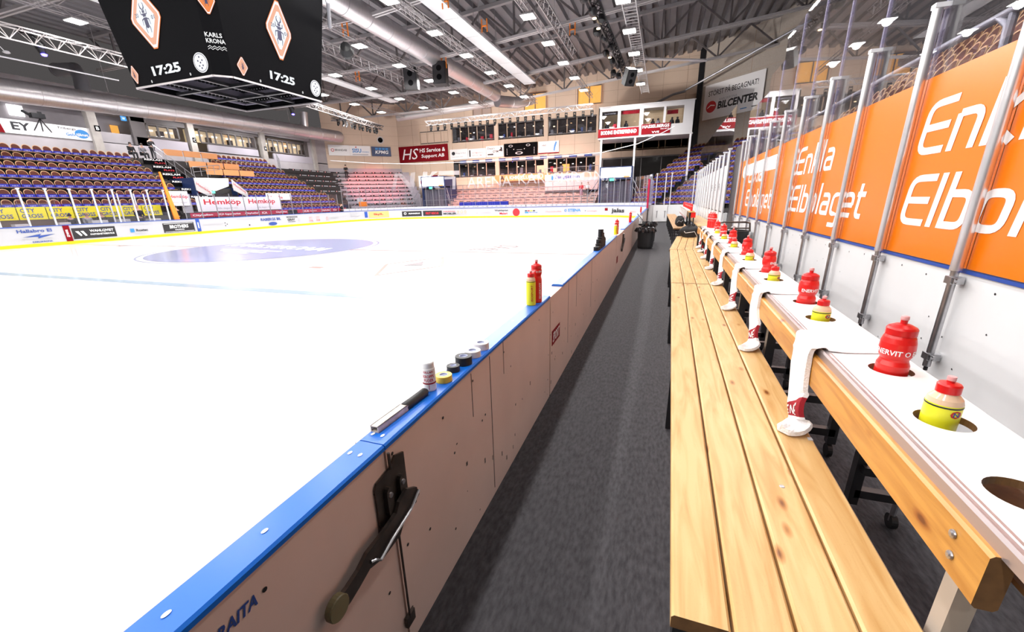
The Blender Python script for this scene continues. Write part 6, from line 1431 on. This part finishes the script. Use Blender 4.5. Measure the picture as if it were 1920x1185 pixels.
b = B(); ductseg(b, [(-38.2, -5, 8.2), (-38.2, 10, 8.6), (-38.2, 28, 9.25), (-38.2, 44.0, 9.62), (-38.2, 45.2, 9.65)], .66); b.lathe((-38.2, 45.2, 9.65), [(.66, 0), (.62, .25), (.45, .5), (.2, .62), (0, .65)], 'duct', 22, 'y'); b.build('duct_tube', t, True)
each('hanger', t, (14, 22, 30, 38), lambda q, y: q.bar((-38.2, y, 9.5), (-38.2, y, 14.4), .03, .03, 'roofsteel'))
b = B(); ductseg(b, [(-38.2, 20.5, 9.2), (-38.6, 20.8, 10.4), (-39.6, 21.2, 11.2), (-41.8, 21.2, 11.4)], .42, 'barrier'); b.build('branch_duct', t, True)
b = B(); ductseg(b, [(-38.2, 40, 9.8), (-38.0, 40, 11.5)], .4); b.build('branch_duct', t, True)
t = T('air_duct', 'silver air duct hanging under the roof right of the cube', 'air duct', (-16.9, 30, 12.1))
b = B(); ductseg(b, [(-17.2, 14, 12.1), (-17.2, 36, 12.1), (-17.0, 44, 12.0)], .6); b.build('duct_tube', t, True); b = B(); ductseg(b, [(-17.0, 44.5, 11.5), (-15.8, 47, 11.7), (-15.0, 50, 12.5)], .55); b.build('duct_end', t, True)
t = T('air_duct', 'pale horizontal duct near the end wall', 'air duct', (-30, 50, 12.5)); b = B(); ductseg(b, [(-33, 50.5, 12.1), (-20, 51.5, 12.9)], .4, 'tray', 14); b.build('duct_tube', t, True); each('hanger', t, (-31, -22), lambda q, x: q.bar((x, 50.65 if x < -30 else 51.35, 12.2), (x, 50.65 if x < -30 else 51.35, 14.4), .03, .03, 'roofsteel'))
b = B(); b.box(-28.5, -26.9, 48.6, 49.6, 12.2, 13.2, 'barrier'); b.bar((-27.7, 49.1, 13.1), (-27.7, 49.1, 14.4), .08, .08, 'barrier'); tag(b.build('air_unit'), 'grey box unit under the roof near the end wall', 'air unit')
# fluorescent fixtures under the duct
for k, (y0, y1) in enumerate(((13.6, 15.2), (18.13, 19.83), (23.49, 25.22), (28.86, 30.75), (34.77, 36.31), (39.5, 41.0))):
    t = T('tube_light', f'fluorescent fixture under the big left duct, {ORD[k]} from the left', 'tube light', (-40, y0, 9.5), 'fixtures under the duct'); b = B(); b.box(-40.12, -39.88, y0, y1, 9.5, 9.6, 'tray'); b.build('housing', t); b = B(); b.box(-40.05, -39.95, y0, y1, 9.44, 9.5, 'tubeglow'); b.build('tube', t)
b = B(); b.tube([(-35.5, 8, 10.1), (-35.3, 15.67, 10.02), (-34.9, 20.9, 9.98)], .045, 'postwhite', 8); tag(b.build('hanging_tube'), 'thin white tube hanging over the left stand', 'tube')
b = B(); b.tube([(-34.1, 15.3, 10.05), (-34.2, 14.2, 11.8)], .02, 'postwhite', 6); b.lathe((-34.1, 15.37, 9.98), [(0, .1), (.12, .08), (.16, 0), (.1, -.03), (0, -.03)], 'postwhite', 14); tag(b.build('dome_camera'), 'small white dome camera hanging near the left edge', 'dome camera')
# aluminium trusses
def alutruss(label, P, Q, w_=.45, h=.45):
    b = B(); lattice(b, P, Q, w_, h, .9, 'truss', .03, True); return tag(b.build('light_truss'), label, 'truss')
alutruss('aluminium truss in the upper left corner beside the cube', (-31.2, 4, 9.95), (-31.2, 31, 9.95), .55, .6)
alutruss('aluminium truss behind the cube toward the left corner', (-30.0, 32, 9.95), (-31.9, 45.5, 9.95))
alutruss('aluminium truss over the ice right of the cube', (-21.0, 18.0, 11.0), (-21.2, 33.5, 11.0), .55, .55)
alutruss('aluminium truss crossing the upper left roof', (-31.0, 16.6, 12.1), (-23.5, 15.6, 12.3), .5, .4)
alutruss('aluminium truss left of the white ceiling panels', (-14.3, 17, 11.7), (-14.6, 38, 11.7), .45, .45)
alutruss('aluminium truss right of the second lamp row', (-7.1, 12, 11.7), (-7.2, 35, 11.7), .45, .45)
# front light truss at the end with moving heads
b = B(); lattice(b, (-25.2, 44.0, 9.75), (-7.1, 44.0, 9.9), .4, .4, .8, 'truss', .035, True); tag(b.build('light_truss'), 'long aluminium truss above the far goal with a row of spotlights', 'truss')
spot0 = None
def spot_proto():
    t = T('stage_spotlight', 's', 'spotlight', (0, 0, 0)); b = B(); b.box(-.13, .13, -.1, .1, -.1, 0, 'black'); b.box(-.14, -.10, -.05, .05, -.42, -.08, 'black'); b.box(.10, .14, -.05, .05, -.42, -.08, 'black'); b.build('yoke', t)
    b = B(); b.tube([(0, .1, -.22), (0, .02, -.36), (0, -.12, -.55)], .1, 'black', 10, rs=[.08, .115, .10]); b.build('head', t, True); return t
def spots(label, pts, group):
    global spot0
    for k, p in enumerate(pts):
        if spot0 is None: spot0 = spot_proto(); spot0.location = p; spot0['label'] = label.format(ORD[k]); spot0['group'] = group
        else: dup(spot0, p, label.format(ORD[k]), random.uniform(-.6, .6), group)
spots('black spotlight under the far goal truss, {} from the left', [(-24.6+k*.83, 44.0, 9.75) for k in range(22)], 'spotlights on the goal truss')
spots('black spotlight in the cluster at the left corner truss, {} in the row', [(-31.5+.12*(k % 2), 37.6+k*.62, 9.9) for k in range(11)], 'spotlight cluster at the left corner')
b = B(); lattice(b, (-31.8, 37, 9.95), (-31.6, 45, 9.95), .4, .35, .8, 'blackmetal', .03, True); tag(b.build('light_truss'), 'short dark truss holding the spotlight cluster at the left corner', 'truss')
# dark truss with warm lamps on the right
t = T('effect_truss', 'black truss with cables and warm glowing lamps under the right roof', 'truss', (-4.3, 30, 11))
b = B(); lattice(b, (-4.6, 19, 11.3), (-3.9, 41, 11.2), .45, .5, .8, 'blackmetal', .04, True); b.build('frame', t)
each('lamp_head', t, range(14), lambda q, k: blob(q, (-4.5+.25*(k % 3)-.1, 20+k*1.5, 11.2+.1*(k % 2)), .22, .45, .22, 'black', k, .9, 6), True)
each('lamp_lens', t, (22.5, 26.5, 28.0, 33.5), lambda q, y: q.lathe((-4.35, y, 11.0), [(0, 0), (.11, .01), (.11, .06), (0, .08)], 'warmglow', 12), label='warm glowing lens')
# loudspeakers
def speaker(label, c, w_, h, d_, rz, tilt=0):
    t = T('loudspeaker', label, 'loudspeaker', c); b = B(); b.bbox(-w_/2, w_/2, -d_/2, d_/2, -h/2, h/2, 'black', .02); b.box(-w_*.42, w_*.42, -d_/2-.01, -d_/2, -h*.46, h*.46, 'signdark'); o = b.build('cabinet', None); o.parent = t
    for hh in (.2, -.2): b = B(); b.lathe((0, -d_/2-.012, h*hh), [(0, 0), (w_*.2, 0)], 'ledblack', 16, 'y'); o = b.build('speaker_cone', None); o.parent = t
    b = B(); b.bar((0, 0, h/2), (0, .1, h/2+1.6), .03, .03, 'roofsteel'); o = b.build('hanger', None); o.parent = t
    t.rotation_euler = (tilt, 0, rz)
speaker('black loudspeaker hanging under the roof, left one of the pair', (-19.3, 32, 10.95), 1.0, 1.55, .8, .3, .12)
speaker('black loudspeaker hanging under the roof, right one of the pair', (-16.75, 32, 11.0), 1.0, 1.5, .8, .2, -.05)
speaker('tilted black loudspeaker near the right lamp row', (-2.9, 33, 9.6), .7, 1.0, .6, .6, .5)
b = B(); b.lathe((0, 0, 0), [(0, 0), (.34, 0), (.36, .2), (.24, .5), (0, .55)], 'black', 16); o = b.build('beam_spotlight'); o.location = (-16.0, 20.5, 9.2); o.rotation_euler = (1.3, 0, .5); tag(o, 'round black spotlight at the upper right corner of the cube', 'spotlight')
# moving heads with blue light
for k, (p, lb) in enumerate((((-31.8, 15.75, 10.0), 'black moving spotlight glowing blue at the upper left truss'), ((-33.5, 33.9, 10.2), 'spotlight glowing blue beneath the roof behind the cube'))):
    t = T('moving_head', lb, 'spotlight', p); x, y, z = p
    b = B(); b.tube([(x, y-.3, z+.55), (x, y, z+.15), (x-.15, y+.1, z-.15)], .15, 'black', 10, rs=[.14, .24, .15]); b.box(x-.2, x+.2, y-.6, y-.2, z+.5, z+.8, 'black'); b.build('head', t, True)
    b = B(); b.lathe((x-.05, y+.1, z-.28), [(0, -.06), (.1, -.03), (.13, .05), (0, .1)], 'blueglow', 14); b.build('lens', t, True, label='blue glowing lens')
# coloured stage light on the terraces from the hanging spotlights, added white fill on the walls, and light from the fixtures under the duct
def spotlight(loc, to, e, col, ang, blend=.6):
    l = bpy.data.lights.new('stage_and_fill_light', 'SPOT'); l.energy = e; l.color = col; l.spot_size = math.radians(ang); l.spot_blend = blend; l.shadow_soft_size = .15
    o = bpy.data.objects.new('stage_and_fill_light', l); COL.objects.link(o); o.location = loc; o.rotation_euler = (Vector(to)-Vector(loc)).to_track_quat('-Z', 'Y').to_euler()
spotlight((-31.0, 40.0, 9.3), (-35.5, 47.5, 3.8), 6500, (1, .16, .15), 46)
spotlight((-22.0, 44.0, 9.1), (-20.0, 50.0, 2.2), 2600, (1, .34, .26), 100)
spotlight((-13.0, 44.0, 9.2), (-13.0, 50.0, 2.4), 2600, (1, .38, .32), 100)
for xx, tx in ((-24, -30), (-20, -20), (-15, -12), (-8, -4)): spotlight((xx, 44.0, 9.2), (tx, 53.6, 10.2), 1000, (1, .93, .88), 125)  # white fill added to brighten the end wall
spotlight((-7.2, 43.5, 9.2), (4.5, 51, 10.5), 1900, (1, .95, .92), 80)  # white fill added to brighten the corner wall sign
spotlight((-31.0, 38.0, 9.2), (-39, 50, 9), 900, (1, .93, .88), 100)
fl = bpy.data.lights.new('tube_light', 'AREA'); fl.shape = 'RECTANGLE'; fl.size = .2; fl.size_y = 1.6; fl.energy = 150; fl.color = (1, .98, 1)
for y in (5, 9.5, 14.4, 19.0, 24.3, 29.8, 35.5, 40.3):
    o = bpy.data.objects.new('tube_light', fl); COL.objects.link(o); o.location = (-40, y, 9.4)
# orange slings
for k, p in enumerate(((-16.6, 32, 10.0), (-11.6, 28, 12.0), (-7.2, 24, 12.4), (-6.9, 32, 12.6), (-18.9, 24, 11.9), (-24.5, 32, 11.8), (-12.2, 24, 12.2))):
    b = B(); x, y, z = p; z = roofz(x)-3.1
    for o in (0, .35): b.box(x+o, x+o+.06, y-.03, y+.03, z, z+.7, 'netorange')
    b.box(x, x+.4, y-.03, y+.03, z+.3, z+.36, 'netorange'); tag(b.build('lifting_sling'), f'small orange lifting sling on a roof truss, {ORD[k]} of several', 'sling', 'orange slings under the roof')
b = B(); b.bar((-2.4, 28, 12.4), (1.6, 27.5, 12.2), .5, .08, 'tray'); tag(b.build('cable_tray'), 'pale cable tray branching right from the ladder tray, nearer one', 'cable tray')
b = B(); b.bar((-2.4, 38, 11.9), (2.2, 38.5, 11.4), .4, .08, 'tray'); tag(b.build('cable_tray'), 'pale cable tray branching right, farther one near the beige wall', 'cable tray')
b = B(); b.tube([(1.2, 52.0, 12.2), (.0, 52, 12.0), (-3.6, 51.5, 10.5), (-6, 51.5, 10.2)], .12, 'barrier', 8); b.tube([(1.2, 52, 12.3), (10, 45, 15)], .1, 'barrier', 8); tag(b.build('pipe'), 'grey pipe stepping down behind the commentary box', 'pipe')

# ================================================================ SCOREBOARD CUBE
t = T('video_cube', 'huge black four-sided video cube hanging over the centre of the ice', 'scoreboard', (-17.2, 14.5, 6.2))
TT = .115; Ht = 5.0
x0, x1, y0, y1, cz = -19.5, -14.9, 12.2, 16.85, 6.2
cc = .42
base = [(x0+.05, y0), (x1-cc, y0), (x1, y0+cc), (x1, y1), (x1-.05, y1+.05), (x0, y1+.05), (x0-.0, y0+.05)]
def outw(px_, py_, k): return ((px_+(TT*k if px_ > -17 else -TT*k)), (py_+(TT*k if py_ > 14.5 else -TT*k)))
b = B(); n = len(base)
vs = [(px_, py_, cz) for px_, py_ in base]+[(*outw(px_, py_, Ht), cz+Ht) for px_, py_ in base]
b.add(vs, [(k, (k+1) % n, n+(k+1) % n, n+k) for k in range(n)], 'ledblack'); b.add([v for v in vs[n:]], [tuple(range(n))], 'ledframe')
b.build('screen_shell', t)
b = B()
for a, c in ((base[k], base[(k+1) % n]) for k in range(n)): b.bar((a[0], a[1], cz), (c[0], c[1], cz), .06, .05, 'truss')
for f in (.33, .66): b.bar((x0, lin(y0, y1, f), cz+.1), (x1, lin(y0, y1, f), cz+.1), .12, .1, 'blackmetal'); b.bar((lin(x0, x1, f), y0, cz+.12), (lin(x0, x1, f), y1, cz+.12), .12, .1, 'blackmetal')
b.build('lower_frame', t, label='pale lower frame')
# electronics seen from below: inner modules
b = B(); rnd = random.Random(5)
for k in range(26):
    for j in range(3):
        z = cz+.25+j*.45
        b.box(x0+.35, x0+.5, y0+.25+k*.17, y0+.33+k*.17, z, z+.16, 'ledframe'); b.box(x0+.5, x0+.52, y0+.27+k*.17, y0+.30+k*.17, z+.03, z+.06, 'textyellow' if False else 'textgrey')
        b.box(x0+.3+k*.17, x0+.38+k*.17, y1-.35, y1-.2, z, z+.16, 'ledframe'); b.box(x0+.32+k*.17, x0+.35+k*.17, y1-.37, y1-.35, z+.03, z+.06, 'textgrey')
b.box(x0+.15, x0+.3, y0+.2, y1-.2, cz+.2, cz+1.5, 'curtain'); b.box(x0+.2, x1-.2, y1-.2, y1-.1, cz+.2, cz+1.5, 'curtain'); b.box(x0+.2, x1-.2, y0+.2, y1-.2, cz+1.9, cz+1.95, 'ledblack')
b.build('electronics', t)
FR = (Vector((-19.5, 12.2-.012, 6.2)), Vector((1, 0, 0)), Vector((0, -TT, 1)))
RT = (Vector((-14.9+.012, 12.2, 6.2)), Vector((0, 1, 0)), Vector((TT, 0, 1)))
CHF = (Vector((-15.32+.01, 12.2-.012, 6.2)), Vector((s2, s2, 0)), Vector((TT, -TT, 1)))
def fp(F, u, v, o=0): return F[0]+F[1]*u+F[2]*v+F[1].cross(F[2]).normalized()*o
def cubetext(b, F, s, u, v, w_, h, m, bold=.0, o=.012): b.text(s, fp(F, u, v, o), F[1], F[2], w_, h, m, bold=bold)
def poly(b, F, pts, m, o): b.add([fp(F, u, v, o) for u, v in pts], [tuple(range(len(pts)))], m)
def beetle(b, F, cu, cv, s, m='ledbeetle', o=.03):
    P = lambda pts: poly(b, F, [(cu+u*s, cv+v*s) for u, v in pts], m, o)
    P([(-.13, .02), (-.15, -.3), (-.08, -.46), (.08, -.46), (.15, -.3), (.13, .02)]); P([(-.12, .05), (-.13, .2), (.13, .2), (.12, .05)]); P([(-.08, .22), (-.1, .34), (.1, .34), (.08, .22)])
    for g in (-1, 1):
        P([(g*.04, .33), (g*.17, .45), (g*.17, .62), (g*.06, .70), (g*.13, .60), (g*.10, .48), (g*.0, .38)])
        P([(g*.12, .12), (g*.24, .16), (g*.26, .36), (g*.22, .36), (g*.2, .2), (g*.12, .17)])
        P([(g*.12, .0), (g*.28, -.05), (g*.30, -.32), (g*.27, -.32), (g*.24, -.1), (g*.12, -.05)]); P([(g*.12, -.3), (g*.2, -.45), (g*.16, -.68), (g*.13, -.68), (g*.15, -.45), (g*.08, -.38)])
def diamond(b, F, cu, cv, rw, rh, big=True, om='ledpeach'):
    d = lambda k: [(cu, cv+rh*k), (cu+rw*k, cv), (cu, cv-rh*k), (cu-rw*k, cv)]
    def rd(k, o, m): # diamond with clipped tips
        q = .12*k; poly(b, F, [(cu-q*rw, cv+rh*k*(1-q)), (cu+q*rw, cv+rh*k*(1-q)), (cu+rw*k*(1-q), cv+q*rh*.6), (cu+rw*k*(1-q), cv-q*rh*.6), (cu+q*rw, cv-rh*k*(1-q)), (cu-q*rw, cv-rh*k*(1-q)), (cu-rw*k*(1-q), cv-q*rh*.6), (cu-rw*k*(1-q), cv+q*rh*.6)], m, o)
    rd(1.0, .012, 'ledorange'); rd(.95, .015, 'ledcyan'); rd(.84, .018, om); 
    if big:
        rd(.60, .021, 'ledcyan'); cubetext(b, F, '20', cu-rw*.55, cv+.05, .17, .12, 'ledbeetle', .01, .026); cubetext(b, F, '01', cu+rw*.35, cv-.08, .17, .12, 'ledbeetle', .01, .026)
    beetle(b, F, cu, cv-.0, rh*.62)
def crest(b, F, cu, cv, ru, rv):
    b.disc(fp(F, cu, cv, .012), F[1]*ru, F[2]*rv, 'ledwhite', 24); b.ring(fp(F, cu, cv, .016), F[1]*ru*.9, F[2]*rv*.9, .93, 'ledbeetle')
    for a, c in ((-.3, .2), (.3, .2), (0, 0), (-.25, -.3), (.25, -.3), (0, -.55), (0, .55)): b.disc(fp(F, cu+a*ru, cv+c*rv, .018), F[1]*ru*.1, F[2]*rv*.1, 'ledbeetle', 8)
each('clock_digits', t, ((FR, 1.25, .27, 1.5, .30), (RT, 2.0, .30, 1.2, .29)), lambda q, e: cubetext(q, e[0], '17:25', e[1], e[2], e[3], e[4], 'ledcyan', .04), label='glowing 17:25 digits')
each('score_digit', t, ((FR, 1.0, .08), (FR, 3.1, .1), (RT, 1.5, .08), (RT, 3.55, .1)), lambda q, e: cubetext(q, e[0], '0', e[1], e[2], .07, .09, 'ledwhite', .03), label='small glowing zero')
each('team_emblem', t, ((FR, 1.86, 1.95, .85, 1.02), (FR, .24, .42, .22, .33, False), (RT, 2.62, 2.05, .66, 1.10), (RT, .83, .43, .24, .33, False), (CHF, .29, 2.15, .29, .45, False, 'ledorange')), lambda q, e: diamond(q, *e), label='diamond emblem with a beetle')
each('guest_crest', t, ((FR, 3.8, .42, .34, .30), (RT, 4.33, .45, .29, .31)), lambda q, e: crest(q, *e), label='round white crest')
b = B(); cubetext(b, CHF, 'KARLS', .03, 1.12, .5, .13, 'ledwhite', .02); cubetext(b, CHF, 'KRONA', .03, .95, .56, .13, 'ledwhite', .02)
for q in (0, .06):
    pts = [(.04+k*.068, .84-q+.025*(1 if k % 2 else -1)) for k in range(9)]
    for a, c in zip(pts[:-1], pts[1:]): poly(b, CHF, [a, c, (c[0], c[1]+.018), (a[0], a[1]+.018)], 'ledwhite', .014)
b.build('lettering', t)
each('suspension', t, ((-19, 13), (-15.5, 13), (-19, 16.5), (-15.5, 16.5)), lambda q, e: q.bar((e[0], e[1], cz+Ht-.1), (e[0], e[1], 14.3), .08, .08, 'blackmetal'))
b = B(); b.tube([(-14.5, 17.6, 9.2), (-14.1, 17.2, 9.9), (-14.3, 17.0, 11)], .08, 'barrier', 8); b.build('cable_bundle', t)

# ---------------------------------------------------------------- tidy helper properties
for o in bpy.data.objects:
    if '_o' in o: del o['_o']
    if o.parent is not None and o.type == 'MESH':
        for k in ('category', 'group'):
            if k in o: del o[k]
